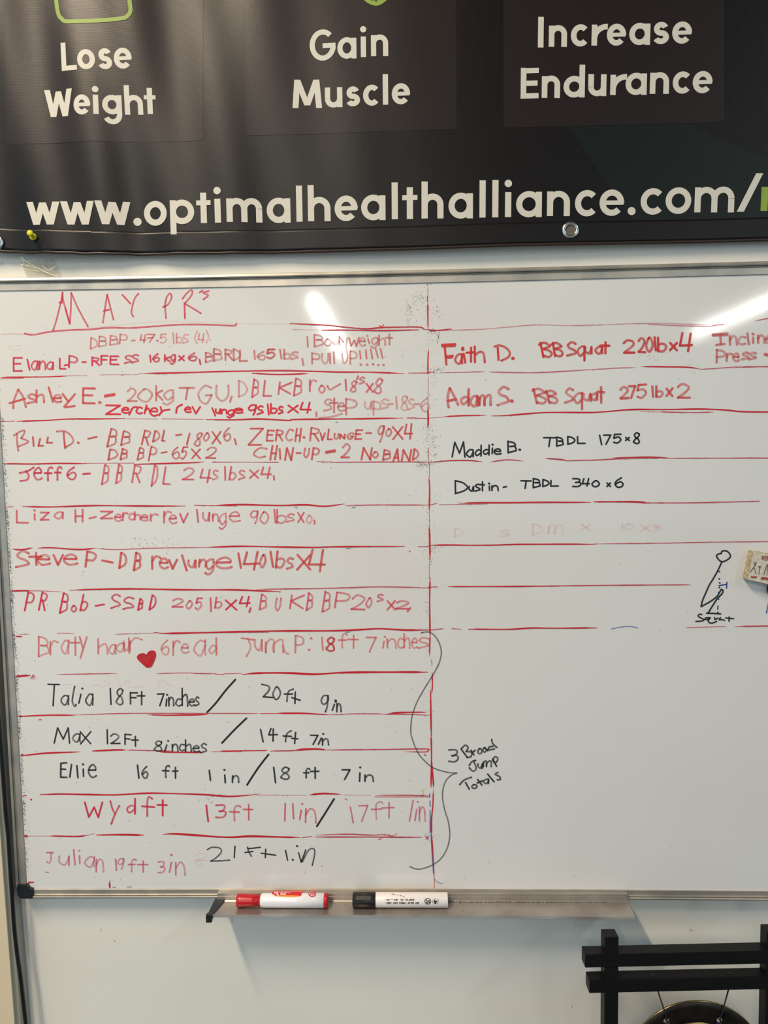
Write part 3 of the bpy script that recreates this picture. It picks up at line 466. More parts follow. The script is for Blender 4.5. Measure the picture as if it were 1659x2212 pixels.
for num in range(1, 14):
    for sfx in ('', 'b', 'c', 'd'):
        for key, segs, wd, a in RULE:
            if key != f'{num}{sfx}': continue
            lab = LBL[str(num)] if not sfx else LBL[str(num)].replace('red ruled', {'b': 'faint stretches of the red ruled', 'c': 'right-hand part of the red ruled', 'd': 'far right end of the red ruled'}[sfx])
            mt = ink(f'rule{a}', (198, 26, 42) if a > .75 else (206, 56, 84), a)
            for s in segs:
                I = Ink(); I.stroke(s, wd, taper=True)
                wd *= 1.08
                if wd > 1.9:                          # a second rough strand, as the line was drawn over
                    I.stroke([(x+random.uniform(-4, 4), y+random.uniform(-1.1, 1.1)) for x, y in s], wd*.55, taper=True)
                I.done('ruled_line', mt, wb, label=lab)
I = Ink()
for s in ([(924, 612), (923.5, 616)], [(923, 640), (923, 650)], [(924, 654), (924, 680), (924.5, 711)], [(926, 755), (924.5, 775), (924, 808)], [(924, 880), (925, 905), (924, 925)], [(925.5, 968), (926, 1001)], [(926.5, 1030), (928, 1060), (927, 1102)],
          [(927, 1136), (928, 1160), (929, 1208)], [(929, 1248), (928, 1300), (929, 1375)], [(929, 1372), (928, 1400), (928, 1416)], [(932, 1426), (933, 1437)], [(933.5, 1453), (934, 1480), (932.5, 1498)], [(930, 1490), (931, 1560), (931.5, 1585)], [(931, 1587), (932, 1630), (931, 1700)],
          [(932, 1640), (936, 1690), (936, 1701)], [(936, 1708), (935, 1740), (932, 1770), (932, 1803)], [(932, 1803), (935, 1850), (938, 1898)], [(938.5, 1899), (938, 1917)]):
    I.stroke(s, 3.0, taper=True)
for s in ([(924, 620), (924, 655)], [(925, 815), (924, 880)], [(927, 1100), (928, 1136)], [(927, 1000), (928, 1030)], [(928, 1205), (927, 1250)]): I.stroke(s, .8)
I.done('ruled_line', ink('rule_v', (204, 28, 44), .88), wb, label='long red vertical line dividing the board')
I = Ink()
for s in ([(931, 1576), (932, 1588)], [(928.5, 1714), (928, 1722)], [(928.5, 1730), (929.5, 1742)], [(929, 1750), (929, 1800)], [(931, 1802), (933, 1840), (936, 1885)]): I.stroke(s, 1.8)
I.stroke([(937, 1898), (946, 1906), (957, 1909)], 1.4)
I.done('ink_mark', ltblue, wb, label='blue traces along the vertical red line')
I = Ink()
for s in ([(243, 1916.5), (250, 1917)], [(275, 1916.5), (284, 1916)], [(636, 1096), (642, 1097)], [(760, 1097), (768, 1096)], [(748, 1366), (756, 1365)], [(725, 912), (730, 912)], [(748, 1185), (757, 1184.5)]): I.stroke(s, 1.6)
I.done('ink_mark', ink('teal', (40, 150, 130), .6), wb, label='tiny teal marker traces')
I = Ink()
I.stroke([(237, 1917), (236.5, 1908)], 3.2); I.stroke([(237, 1907), (237, 1902)], 1.2); I.stroke([(64, 1906), (72, 1906)], 2.6); I.dot(63, 1906, 1.8); I.dot(67, 1727, 1.7); I.stroke([(84, 1555), (89, 1554.5)], 1.8)
I.dot(48, 1631, 2.4); I.dot(56, 1806, 2.4); I.dot(39, 1460, 2.2); I.dot(44, 1547, 2); I.stroke([(36, 1375), (46, 1375)], 2.4); I.dot(29, 1371, 1.6); I.stroke([(50, 1719), (56, 1718)], 1.8)
I.stroke([(820, 703), (825, 706), (828, 701)], 1.8); I.stroke([(917, 1630), (920, 1632)], 2.2); I.stroke([(918, 1806), (926, 1812), (920, 1812), (925, 1806)], 1.3); I.stroke([(1540, 703), (1552, 702), (1563, 701)], 1.8)
I.stroke([(98, 1884), (105, 1884)], 1.2); I.dot(885, 1191, 1.2); I.stroke([(745, 1726), (750, 1728)], 1.2); I.stroke([(818, 1814), (824, 1811)], 1.4)
I.done('ink_mark', ink('rule_dots', (200, 26, 60), .85), wb, label='stray red dots near the board edge')

# ------------------------------------------------------------------ crumbs of dried ink
def specks(name, gen, m, parent, label, Y=0.0, mapf=None):
    bm = bmesh.new()
    for x, y, r in gen:
        n = random.choice((3, 4, 5)); a0 = random.random()*6; st = random.uniform(.5, 1); sl = random.uniform(-1, 1)
        vs = []
        for k in range(n):
            a = a0+k*math.tau/n; dx = r*math.cos(a); dy = r*st*math.sin(a)+sl*dx*.6
            vs.append(bm.verts.new(mapf(x+dx, y+dy) if mapf else at(x+dx, y+dy, Y-.0006)))
        bm.faces.new(vs)
    return link(name, bm, m, parent, kind='stuff', label=label)
def gen_left():
    for _ in range(2300):
        y = random.triangular(830, 1890, 1300) if random.random() < .5 else random.uniform(900, 1890)
        ph = (math.sin(y*.069)+1)/2
        if random.random() > .25+.75*ph: continue
        yield leftx(y)+1+abs(random.gauss(0, 2.4+4*(1-ph)*random.random())), y, random.uniform(.35, .95)
def gen_mid():
    for _ in range(900):
        y = random.uniform(612, 1560); c = (y-612) % 93
        s = 14 if c < 60 else 24
        if random.random() < .35 and y > 1000: continue
        x = 926+random.gauss(0, s)*random.choice((.5, 1)); yield x, y, random.uniform(.3, .75)
    for cx, cy, sx, sy, n in ((900, 640, 10, 8, 26), (886, 655, 8, 10, 26), (882, 672, 5, 10, 34), (908, 645, 5, 4, 20), (882, 695, 3, 4, 16), (945, 672, 4, 8, 16), (945, 728, 3, 6, 30), (936, 716, 7, 4, 22), (870, 765, 4, 9, 12), (943, 800, 10, 5, 40),
                              (908, 1002, 8, 5, 60), (921, 1004, 7, 3, 34), (945, 1185, 6, 8, 16), (922, 935, 8, 9, 24), (937, 955, 5, 18, 40), (925, 975, 10, 14, 30), (310, 1178, 14, 6, 22), (360, 1172, 30, 6, 24), (930, 1200, 4, 18, 24), (923, 1310, 3, 10, 16), (305, 1163, 20, 2, 14), (452, 1727, 14, 4, 24), (932, 1806, 12, 6, 26), (1497, 800, 6, 10, 14), (1415, 770, 14, 8, 18)):
        for _ in range(n): yield random.gauss(cx, sx), random.gauss(cy, sy), random.uniform(.35, 1.0)
def gen_field():
    for _ in range(430):
        yield random.uniform(60, 900), random.uniform(650, 1905), random.choice((.35, .45, .6, .9))
    for _ in range(110):
        yield random.uniform(950, 1655), random.choice((random.uniform(680, 1160), random.uniform(1160, 1380), random.uniform(1780, 1915))), random.choice((.35, .5, .8))
def gen_rules():
    for key, segs, wd, a in RULE:
        for sg in segs:
            for p, q in zip(sg, sg[1:]):
                l = math.hypot(q[0]-p[0], q[1]-p[1])
                for _ in range(int(l*.045)+1):
                    if random.random() < .45: continue
                    c = random.random(); x, y = p[0]+(q[0]-p[0])*c, p[1]+(q[1]-p[1])*c+random.choice((-1, 1))*wd*.55
                    if x > 1700: continue
                    for _ in range(random.randint(1, 5)): yield x+random.gauss(0, 6), y+random.gauss(0, .35), random.uniform(.35, .8)
inkdust = mat('dried_ink', (44, 40, 44), .7)
specks('ink_crumbs', gen_rules(), mat('dried_red_ink', (92, 34, 42), .7), wb, 'dark rough crumbs along the red ruled lines')
specks('ink_crumbs', gen_left(), inkdust, wb, 'black crumbs of dried ink along the left edge')
specks('ink_crumbs', gen_mid(), inkdust, wb, 'dried ink specks clustered along the middle line')
specks('ink_crumbs', gen_field(), inkdust, wb, 'scattered tiny ink specks')

# ------------------------------------------------------------------ marker tray
TZ = at(800, 1943.5, -.006).z; xL, xR = at(471, 1943, -.006).x, at(1355, 1947, -.006).x
TF = -.046
tr = empty('marker_tray', Vector(((xL+xR)/2, 0, TZ)), 'narrow aluminium marker tray clipped under the whiteboard', 'tray')
traym = mat('tray_aluminium', (184, 178, 170), .36, metal=.7, bump=(60, .08, .0003, (.3, 1, 1)), var=(18, (160, 150, 143)))
tp = [(.0, TZ+.0105), (-.0085, TZ+.0105), (-.0085, TZ+.0070), (-.0092, TZ+.0066), (-.0092, TZ+.0012), (-.011, TZ-.0002), (TF+.003, TZ-.0002), (TF+.0018, TZ+.0014), (TF+.0002, TZ+.0014), (TF-.0006, TZ-.0018), (-.0065, TZ-.0022), (-.0065, TZ+.0085), (0, TZ+.0085)]
def sag(t): return -.0012*max(0, (t-.55)/.45)*2
bm = bmesh.new(); rings = []
for i in range(25):
    t = i/24; x = xL+(xR-xL)*t
    rings.append([Vector((x+(.0115*((-.0065-y)/.04) if t == 1 else 0)*0, y, z+(sag(t) if y < -.02 else 0))) for y, z in tp])
sweep(bm, rings); link('tray_channel', bm, traym, tr)
bm = bmesh.new()                                    # tapering end bracket
def br_ring(dz): return [Vector((xL-.004, -.006, TZ+.002+dz)), Vector((xL+.012, -.006, TZ+.002+dz)), Vector((xL+.004, TF+.008, TZ+.001+dz)), Vector((xL+.0016, TF-.002, TZ+.001+dz)), Vector((xL-.006, TF-.002, TZ+.001+dz)), Vector((xL-.0055, TF+.01, TZ+.001+dz))]
sweep(bm, [br_ring(-.0055), br_ring(0)])
box(bm, xL-.0062, TF-.005, TZ-.007, xL+.0018, TF+.001, TZ+.004)
link('end_bracket', bm, blk, tr, label='black plastic end piece')
def gen_dust():
    for _ in range(420): yield random.uniform(xL+.34, xR-.03), -.0105-abs(random.gauss(0, .0012)), random.uniform(.0002, .0006)
    for _ in range(90): yield random.uniform(xL+.02, xR-.01), random.uniform(-.04, -.012), random.uniform(.0002, .0004)
bm = bmesh.new()
for x, y, r in gen_dust():
    bmesh.ops.create_icosphere(bm, subdivisions=1, radius=r, matrix=Matrix.Translation((x, y, TZ+sag((x-xL)/(xR-xL))*(1 if y < -.02 else .2)+r*.5)))
link('eraser_dust', bm, mat('dust', (60, 48, 46), .9), tr, kind='stuff', label='dark crumbs of eraser dust along the tray')

# ------------------------------------------------------------------ markers
def cyl_map(cy, cz, rad):
    def f(px, py, e):
        d = c2w(Vector(((px-W/2)/F, (py-H/2)/F, 1))); R_ = rad+e*.6
        a = d.y**2+d.z**2; b = 2*(d.y*(CAM.y-cy)+d.z*(CAM.z-cz)); c = (CAM.y-cy)**2+(CAM.z-cz)**2-R_**2
        q = b*b-4*a*c
        t = (-b-math.sqrt(max(q, 0)))/(2*a)
        return CAM+d*t
    return f
RX = Matrix.Rotation(math.pi/2, 4, 'Y')
def xprof(bm, prof, cy, cz, seg=32):                # lathe about an axis along x; prof: (x, radius)
    rings = [[Vector((x, cy+r*math.cos(k*math.tau/seg), cz+r*math.sin(k*math.tau/seg))) for k in range(seg)] for x, r in prof]
    sweep(bm, rings)
def X(px, Y=-.024): return at(px, 1940, Y).x
# red one
cy, cr = -.0245, .0100; cz = TZ+cr+.0003
mk = empty('marker_pen', Vector((X(610), cy, TZ)), 'white dry-erase marker with a flared red cap lying on the tray', 'marker', 'markers on the tray')
bodyw = mat('white_barrel', (232, 230, 234), .22, spec=.6); redp = mat('red_cap', (186, 8, 26), .3, spec=.6)
bm = bmesh.new(); xprof(bm, [(X(563), .0072), (X(564), .0088), (X(568), cr*.965), (X(572), cr*.98), (X(640), cr*.985), (X(700), cr*1.0), (X(700.5), cr*.9)], cy, cz); link('barrel', bm, bodyw, mk, True)
bm = bmesh.new(); xprof(bm, [(X(513), .004), (X(512.2), .0082), (X(513), .0092), (X(520), .0092), (X(545), .0081), (X(563.5), .0077), (X(563.8), .005)], cy, cz); link('cap', bm, redp, mk, True, label='flared red cap')
bm = bmesh.new(); xprof(bm, [(X(700), .007), (X(700.4), cr*1.02), (X(706), cr*1.03), (X(708), cr*.95), (X(708.4), .005)], cy, cz); link('end_plug', bm, redp, mk, True, label='red end plug')
cm = cyl_map(cy, cz, cr)
def patch(name, pts, m, cmf, parent, e=.00012, nx=24, label=None):   # filled print and painted highlight following the barrel; pts = top and bottom edge tables
    x0, x1, tp_, bt_ = pts; bm = bmesh.new(); g = []
    for i in range(nx+1):
        x = x0+(x1-x0)*i/nx; a, b = interp(tp_, x), interp(bt_, x)
        g.append([bm.verts.new(cmf(x, a+(b-a)*k/8, e)) for k in range(9)])
    for a, b in zip(g, g[1:]):
        for k in range(8): bm.faces.new((a[k], a[k+1], b[k+1], b[k]))
    return link(name, bm, m, parent, **({'label': label} if label else {}))
S5, K5 = (420, 1880), 4.88
def q5(x, y): return (S5[0]+x/K5, S5[1]+y/K5)
patch('label_or_highlight', (q5(815, 0)[0], q5(1142, 0)[0], [q5(815, 235), q5(822, 222), q5(835, 219), q5(1125, 214), q5(1142, 222)], [q5(815, 245), q5(825, 262), q5(845, 266), q5(1000, 272), q5(1105, 276), q5(1130, 262), q5(1142, 238)]),
      mat('label_red', (205, 26, 30), .3), cm, mk, label='red printed label patch')
patch('label_or_highlight', (q5(850, 0)[0], q5(1100, 0)[0], [q5(850, 266), q5(980, 264), q5(1100, 266)], [q5(850, 270), q5(980, 282), q5(1050, 282), q5(1100, 276)]), mat('highlight_orange', (240, 150, 60), .3), cm, mk, e=.00018, label='highlight under the red label, painted in orange')  # thin highlight on the barrel, painted as an orange patch
def tiny(parent, m, items, org, k, wd, cmf, label, polys=()):
    I = Ink(mapf=lambda x, y, e: cmf(x, y, .0003+e))
    for s in items: glyphs(I, s, org, k, wd)
    for P in polys: I.stroke([(org[0]+x/k, org[1]+y/k) for x, y in P], wd)
    return I.done('printed_mark', m, parent, label=label)
whp = mat('white_print', (240, 236, 236), .4); redprint = mat('red_print', (190, 30, 44), .4); blkprint = mat('black_print', (26, 26, 28), .4)
tiny(mk, whp, [], S5, K5, 2.4, cm, 'white arrow emblem', [[(830, 258), (862, 238)], [(862, 238), (846, 234)], [(862, 236), (880, 256)], [(876, 226), (882, 262)]])
tiny(mk, whp, ['- 893 232 898 232 d 905 222 916 236 r 920 226 926 236 y 930 226 942 240 - 945 231 952 231 e 956 226 966 236 r 970 226 977 236 a 981 226 991 236 s 995 226 1003 236 e 1007 226 1017 235', 'c 905 244 912 256 h 916 240 924 256 i 930 243 930 256 s 936 245 943 256 e 947 245 955 256 1 960 240 960 256'], S5, K5, .75, cm, 'small white words dry-erase chisel')
tiny(mk, redprint, ['A 1216 225 1242 262 P 1248 222 1268 262'], S5, K5, 1.3, cm, 'red certification seal', [[(1243+math.cos(a)*40, 240+math.sin(a)*38) for a in [k*math.tau/16+.5 for k in range(15)]], [(1243+math.cos(a)*31, 242+math.sin(a)*33) for a in [k*math.tau/24+.6 for k in range(9)]], [(1272, 222), (1262, 248), (1284, 250)]])
# black one
br_ = .0104; by = -.0235; bz = TZ+br_+.0003
mb = empty('marker_pen', Vector((X(870), by, TZ)), 'white dry-erase marker with a straight black cap, right of the red one', 'marker', 'markers on the tray')
bm = bmesh.new(); xprof(bm, [(X(811), .006), (X(811.5), br_*.965), (X(812), br_*.975), (X(966), br_*.975), (X(967), br_*.93), (X(967.3), .005)], by, bz); link('barrel', bm, mat('cream_barrel', (232, 224, 220), .35), mb, True)
bm = bmesh.new(); xprof(bm, [(X(763.5), .006), (X(762), .0095), (X(763), br_*1.03), (X(810), br_*1.04), (X(811.5), br_*1.0), (X(811.7), .006)], by, bz)
link('cap', bm, mat('black_cap', (24, 18, 20), .35), mb, True, label='black cap')
bm = bmesh.new(); dirv = Vector((0, -math.cos(.75), math.sin(.75))); sd = Vector((0, math.sin(.75), math.cos(.75)))
cpt = Vector((0, by, bz))+dirv*(br_*1.04)
rg = []
for x, w_, h in ((X(769), .0022, .0), (X(770), .0026, .0014), (X(802), .0026, .0014), (X(804), .002, .0)):
    c0 = cpt+Vector((x, 0, 0)); c0.x = x
    rg.append([c0+sd*w_-dirv*.003, c0+sd*w_+dirv*h, c0-sd*w_+dirv*h, c0-sd*w_-dirv*.003])
sweep(bm, rg); link('pocket_clip', bm, MATS['black_cap'], mb)
cb = cyl_map(by, bz, br_*.985); S6 = (720, 1880)
def words(txt, x0, y0, cw, h, gap):
    s = []; x = x0
    for c in txt:
        if c != ' ': s.append(f'{c} {x:.1f} {y0} {x+cw:.1f} {y0+h}')
        x += gap
    return ' '.join(s)
tiny(mb, blkprint, ['. 545 310 ' + words('NO', 562, 303, 12, 16, 18) + ' ' + words('NE', 650, 303, 12, 16, 18)+' '+words('NO TOLUENE', 712, 303, 10, 16, 14.6), '. 545 343 ' + words('KEEP CAPS FIRMLY AFTER USE', 563, 337, 9, 15, 13.2)], S6, K5, .75, cb, 'two lines of small black print', [[(604, 308), (632, 306)], [(642, 304), (646, 318)]])
tiny(mb, blkprint, [], S6, K5, 1.0, cb, 'black scuff marks', [[(618, 247), (630, 252)], [(640, 256), (650, 258)], [(675, 260), (682, 262)], [(703, 265), (717, 269)], [(735, 272), (750, 281)]])
tiny(mb, blkprint, [], S6, K5, 1.3, cb, 'small round prohibition sign', [[(996+math.cos(a)*32, 325+math.sin(a)*30) for a in [k*math.tau/20 for k in range(21)]], [(975, 305), (1018, 347)], [(1002, 315), (1014, 318), (1008, 332), (1018, 338)], [(985, 322), (984, 345), (995, 338)]])
patch('printed_mark', (S6[0]+1043/K5, S6[0]+1111/K5, [(S6[0]+(1077+34*math.cos(a))/K5, S6[1]+(325-30*math.sin(a))/K5) for a in [math.pi-k*math.pi/16 for k in range(17)]], [(S6[0]+(1077+34*math.cos(a))/K5, S6[1]+(325+30*math.sin(a))/K5) for a in [math.pi-k*math.pi/16 for k in range(17)]]), blkprint, cb, mb, label='round black recycling mark')
tiny(mb, bodyw, [], S6, K5, 1.7, lambda x, y, e: cb(x, y, e+.0003), 'white arrows of the recycling mark', [[(1062, 345), (1052, 320), (1068, 304), (1085, 308)], [(1080, 300), (1092, 311), (1080, 320)], [(1092, 310), (1102, 330), (1088, 346)]])

# ------------------------------------------------------------------ vinyl banner
BY = .004
BB = [(-60, 543), (0, 545), (60, 549), (100, 550), (190, 552), (350, 551), (450, 550), (560, 548), (750, 544.5), (900, 541), (1100, 534), (1230, 531), (1500, 525), (1659, 520.5), (2400, 500)]
def bwave(x, z):
    a = math.exp(-((x+.45)/.28)**2)
    return .0022*math.sin(x*9+z*2)*1 + .0030*a*math.sin(x*31-z*7+.6) + .0016*a*math.sin(x*67+z*11)
def bat(px, py, e=0):
    p = at(px, py, BY); return Vector((p.x, p.y+bwave(p.x, p.z)-e, p.z))
bn = empty('vinyl_banner', at(800, 545, BY), 'black vinyl gym banner with white lettering hung above the whiteboard', 'banner')
def vinyl(name, rgb, rough=.36, spec=.3):
    m = mat(name, rgb, rough, spec=spec); nt = m.node_tree; b = nt.nodes['Principled BSDF']
    if 'weave' in nt.nodes: return m
    tc = nt.nodes.new('ShaderNodeTexCoord'); hs = []
    for ax in ('X', 'Z'):
        w_ = nt.nodes.new('ShaderNodeTexWave'); w_.bands_direction = ax; w_.inputs['Scale'].default_value = 210; w_.name = 'weave'
        nt.links.new(tc.outputs['Object'], w_.inputs['Vector']); hs.append(w_)
    ad = nt.nodes.new('ShaderNodeMath'); ad.operation = 'ADD'; nt.links.new(hs[0].outputs['Fac'], ad.inputs[0]); nt.links.new(hs[1].outputs['Fac'], ad.inputs[1])
    bp = nt.nodes.new('ShaderNodeBump'); bp.inputs['Strength'].default_value = .11; bp.inputs['Distance'].default_value = .0002
    nt.links.new(ad.outputs[0], bp.inputs['Height']); nt.links.new(bp.outputs[0], b.inputs['Normal'])
    return m
bnm = vinyl('banner_vinyl', (15, 11, 11))
def bgrid(name, xs, topf, botf, ny, m, e, thick=0, **kw):
    bm = bmesh.new(); g = []
    for x in xs: g.append([bm.verts.new(bat(x, topf(x)+(botf(x)-topf(x))*k/ny, e)) for k in range(ny+1)])
    for a, b in zip(g, g[1:]):
        for k in range(ny): bm.faces.new((a[k], a[k+1], b[k+1], b[k]))
    if thick:
        r = bmesh.ops.extrude_face_region(bm, geom=bm.faces[:])
        for v_ in r['geom']:
            if isinstance(v_, bmesh.types.BMVert): v_.co.y += thick
    bmesh.ops.recalc_face_normals(bm, faces=bm.faces)
    return link(name, bm, m, bn, True, **kw)
XS = [-45+i*8 for i in range(300)]
bgrid('banner_sheet', XS, lambda x: -420-x*.02, lambda x: interp(BB, x)-2, 60, bnm, 0, .0006)
bgrid('hem', XS, lambda x: interp(BB, x)-52+(-2 if x < 200 else 0), lambda x: interp(BB, x)-6, 8, vinyl('hem_vinyl', (20, 16, 16)), .0007, .0006, label='folded and welded bottom hem')
# rolled bottom edge
bm = bmesh.new(); tube(bm, [bat(x, interp(BB, x)-3.4+.8*math.sin(x*.11)*math.exp(-x/500), .0002) for x in XS], .0022, 8)
link('hem_edge', bm, vinyl('edge_vinyl', (52, 42, 38), .35), bn, True, label='thin rolled lower edge')
def rr(x0, x1, bl, br2, tl=0, r=9):                 # rounded lower corners
    xs = [x0+r*(1-math.cos(k*math.pi/12)) for k in range(7)]+[x0+(x1-x0)*k/30 for k in range(1, 30)]+[x1-r*(1-math.cos((6-k)*math.pi/12)) for k in range(7)]
    def bf(x):
        y = bl+(br2-bl)*(x-x0)/(x1-x0); d = min(x-x0, x1-x)
        return y-(r-math.sqrt(max(0, r*r-(r-d)**2)) if d < r else 0)
    return sorted(set(xs)), bf
pan = vinyl('panel_vinyl', (33, 25, 25))
for (x0, x1, a, b), t in (((14, 438, 312, 302), 'Lose Weight'), ((531, 986, 292, 281), 'Gain Muscle'), ((1087, 1566, 278, 262), 'Increase Endurance')):
    xs, bf = rr(x0, x1, a, b)
    bgrid('printed_panel', xs, lambda x: -400, bf, 40, pan, .0003, label=f'dark grey rounded panel behind the words {t}')
def bpoly(name, P, m, e, label):
    bm = bmesh.new()
    top_ = P[0]; bo = P[1]
    xs = [min(p[0] for p in top_)+(max(p[0] for p in top_)-min(p[0] for p in top_))*k/30 for k in range(31)]
    bm.free(); return bgrid(name, xs, lambda x: interp(top_, x), lambda x: interp(bo, x), 10, m, e, label=label)
grn = vinyl('dark_green_print', (15, 23, 21))
bpoly('printed_shape', ([(1228, 274), (1490, 266)], [(1228, 276), (1320, 410), (1400, 520), (1490, 518)]), grn, .0002, 'dark green angular print')
bpoly('printed_shape', ([(1490, 266), (1560, 300), (1700, 360)], [(1490, 518), (1560, 515), (1700, 512)]), grn, .0002, 'dark green angular print at the right')
# lettering: thick geometric strokes
QK = [0]
def bribbon(bm, P, hw, shear, cx, cyy, e, cap=False):
    QK[0] = (QK[0]+1) % 60; e += QK[0]*4e-6
    n = len(P); closed = n > 3 and math.hypot(P[0][0]-P[-1][0], P[0][1]-P[-1][1]) < .01
    prev = None
    for i, p in enumerate(P):
        a = P[i-1] if i > 0 else (P[-2] if closed else P[0]); b = P[i+1] if i < n-1 else (P[1] if closed else P[-1])
        tx, ty = b[0]-a[0], b[1]-a[1]; l = math.hypot(tx, ty) or 1
        m_ = []
        for s in (1, -1):
            x, y = p[0]-ty/l*hw*s, p[1]+tx/l*hw*s
            m_.append(bm.verts.new(bat(x+shear*(y-cyy), y, e)))
        if prev: bm.faces.new((prev[0], prev[1], m_[1], m_[0]))
        prev = m_
QK = [0]
def quad(bm, pts, shear, cyy, e):
    (a, b, c, d) = pts                              # a-b top edge, d-c bottom edge
    QK[0] = (QK[0]+1) % 60; e += QK[0]*4e-6
    n = max(4, int(abs(d[1]-a[1])/6)); nx = max(1, int(abs(b[0]-a[0])/5))
    pv = None
    for k in range(n+1):
        t = k/n; p = (a[0]+(d[0]-a[0])*t, a[1]+(d[1]-a[1])*t); q = (b[0]+(c[0]-b[0])*t, b[1]+(c[1]-b[1])*t)
        r_ = []
        for j in range(nx+1):
            x, y = p[0]+(q[0]-p[0])*j/nx, p[1]+(q[1]-p[1])*j/nx
            r_.append(bm.verts.new(bat(x+shear*(y-cyy), y, e)))
        if pv:
            for j in range(nx): bm.faces.new((pv[j], pv[j+1], r_[j+1], r_[j]))
        pv = r_
def arc(cx, cy, rx, ry, a0, a1, n=28): return [(cx+rx*math.cos(math.radians(a0+(a1-a0)*k/n)), cy-ry*math.sin(math.radians(a0+(a1-a0)*k/n))) for k in range(n+1)]
def bold(bm, c, x0, y0, x1, y1, sw, xh, slope=0, e=.0006):
    """one printed letter inside its pixel box; sw = stroke width, xh = x-height"""
    h = sw/2; a, b, T, Bt = x0+h, x1-h, y0, y1; cx = (a+b)/2; cyy = (T+Bt)/2; sh = .062*(1-cx/950)
    u, d = T+h*.93, Bt-h*.93
    V = lambda x, t, bb: quad(bm, [(x-h, t), (x+h, t), (x+h, bb), (x-h, bb)], sh, cyy, e)
    Hh = lambda xa, xb, y, hh=h*.93: quad(bm, [(xa, y-hh+slope*(xa-cx)), (xb, y-hh+slope*(xb-cx)), (xb, y+hh+slope*(xb-cx)), (xa, y+hh+slope*(xa-cx))], sh, cyy, e)
    R_ = lambda P: bribbon(bm, [(x, y+slope*(x-cx)) for x, y in P], h, sh, cx, cyy, e)
    rx = (b-a)/2
    if c == 'o': R_(arc(cx, (u+d)/2, rx, (d-u)/2, 0, 360, 40))
    elif c == 'a': R_(arc(cx, (u+d)/2, rx, (d-u)/2, 0, 360, 40)); V(b, T+1, Bt)
    elif c == 'd': t = Bt-xh; R_(arc(cx, (t+h+d)/2, rx, (d-t-h)/2, 0, 360, 40)); V(b, T, Bt)
    elif c == 'p': bb = T+xh; R_(arc(cx, (u+bb-h)/2, rx, (bb-h-u)/2, 0, 360, 40)); V(a, T+1, Bt)
    elif c == 'g':
        bb = T+xh; R_(arc(cx, (u+bb-h)/2, rx, (bb-h-u)/2, 0, 360, 40)); V(b, T, bb+2)
        R_([(b, bb-2)]+arc(cx, bb, rx, d-bb, 0, -152, 18))
    elif c == 'e': R_(arc(cx, (u+d)/2, rx, (d-u)/2, -4, 318, 40)); Hh(a+h*.3, b+h*.8, (u+d)/2, h*.72)
    elif c == 'c': R_(arc(cx+rx*.12, (u+d)/2, rx*1.08, (d-u)/2, 44, 316, 34))
    elif c == 'G': R_(arc(cx+rx*.02, (u+d)/2, rx*1.02, (d-u)/2, 46, 352, 40)); Hh(cx+.0*rx, x1, (u+d)/2+h*.3)
    elif c == 's':
        q = (d-u)/4; R_(arc(cx, u+q, rx*.86, q, 20, 200, 16)[:]+arc(cx, u+q, rx*.86, q, 200, 262, 6)[1:]+arc(cx, d-q, rx, q, 82, -160, 20))
    elif c in 'nh':
        t = T if c == 'n' else Bt-xh
        V(a, T+(1 if c == 'n' else 0), Bt); ry = (b-a)/2*1.02; R_([(a, t+h+ry)]+arc(cx, t+h*.93+ry, rx, ry, 178, 0, 20)+[(b, Bt-1)]); V(b, t+h+ry, Bt)
    elif c == 'm':
        m_ = (a+b)/2; V(a, T+1, Bt)
        for p, q in ((a, m_), (m_, b)):
            rr_ = (q-p)/2; R_(arc((p+q)/2, u+rr_*1.05, rr_, rr_*1.05, 178, 0, 18)); V(q, u+rr_*1.05, Bt)
    elif c == 'u': ry = rx*1.02; V(a, T, d-ry); V(b, T, Bt); R_(arc(cx, d-ry, rx, ry, 180, 360, 20))
    elif c == 'r': V(a, T+1, Bt); R_(arc(a+(x1-a), u+(x1-a)*1.0, (x1-a), (x1-a)*1.0, 178, 84, 14))
    elif c == 't': m_ = cx+0; V(m_, T, Bt); Hh(x0, x1, Bt-xh+h*1.05, h*.8)
    elif c == 'l': V(cx, T, Bt)
    elif c == 'I': V(cx, T, Bt)
    elif c == 'i':
        V(cx, Bt-xh, Bt); r_ = h*1.22; R_2 = arc(cx, T+r_, r_/2, r_/2, 0, 360, 18); bribbon(bm, R_2, r_/2, sh, cx, cyy, e)
    elif c == '.': r_ = (x1-x0)/2; bribbon(bm, arc((x0+x1)/2, (y0+y1)/2, r_/2, r_/2, 0, 360, 18), r_/2, 0, cx, cyy, e)
    elif c == 'L': V(a, T, Bt); Hh(x0, x1, Bt-h*.93)
    elif c == 'E': V(a, T, Bt); Hh(x0, x1, Bt-h*.93); Hh(x0, x1, T+h*.93); Hh(x0, x1-h*.4, (T+Bt)/2)
    elif c in 'wW':
        k = h*1.12; m_ = (x0+x1)/2; wq = (x1-x0)
        P = [(x0+k, T), (x0+wq*.29, Bt), (m_, T+(2 if c == 'w' else 4)), (x1-wq*.29, Bt), (x1-k, T)]
        for p, q in zip(P, P[1:]): quad(bm, [(p[0]-k, p[1]), (p[0]+k, p[1]), (q[0]+k, q[1]), (q[0]-k, q[1])] if p[1] < q[1] else [(q[0]-k, q[1]), (q[0]+k, q[1]), (p[0]+k, p[1]), (p[0]-k, p[1])], sh, cyy, e)
    elif c == 'M':
        k = h*1.12; m_ = (x0+x1)/2
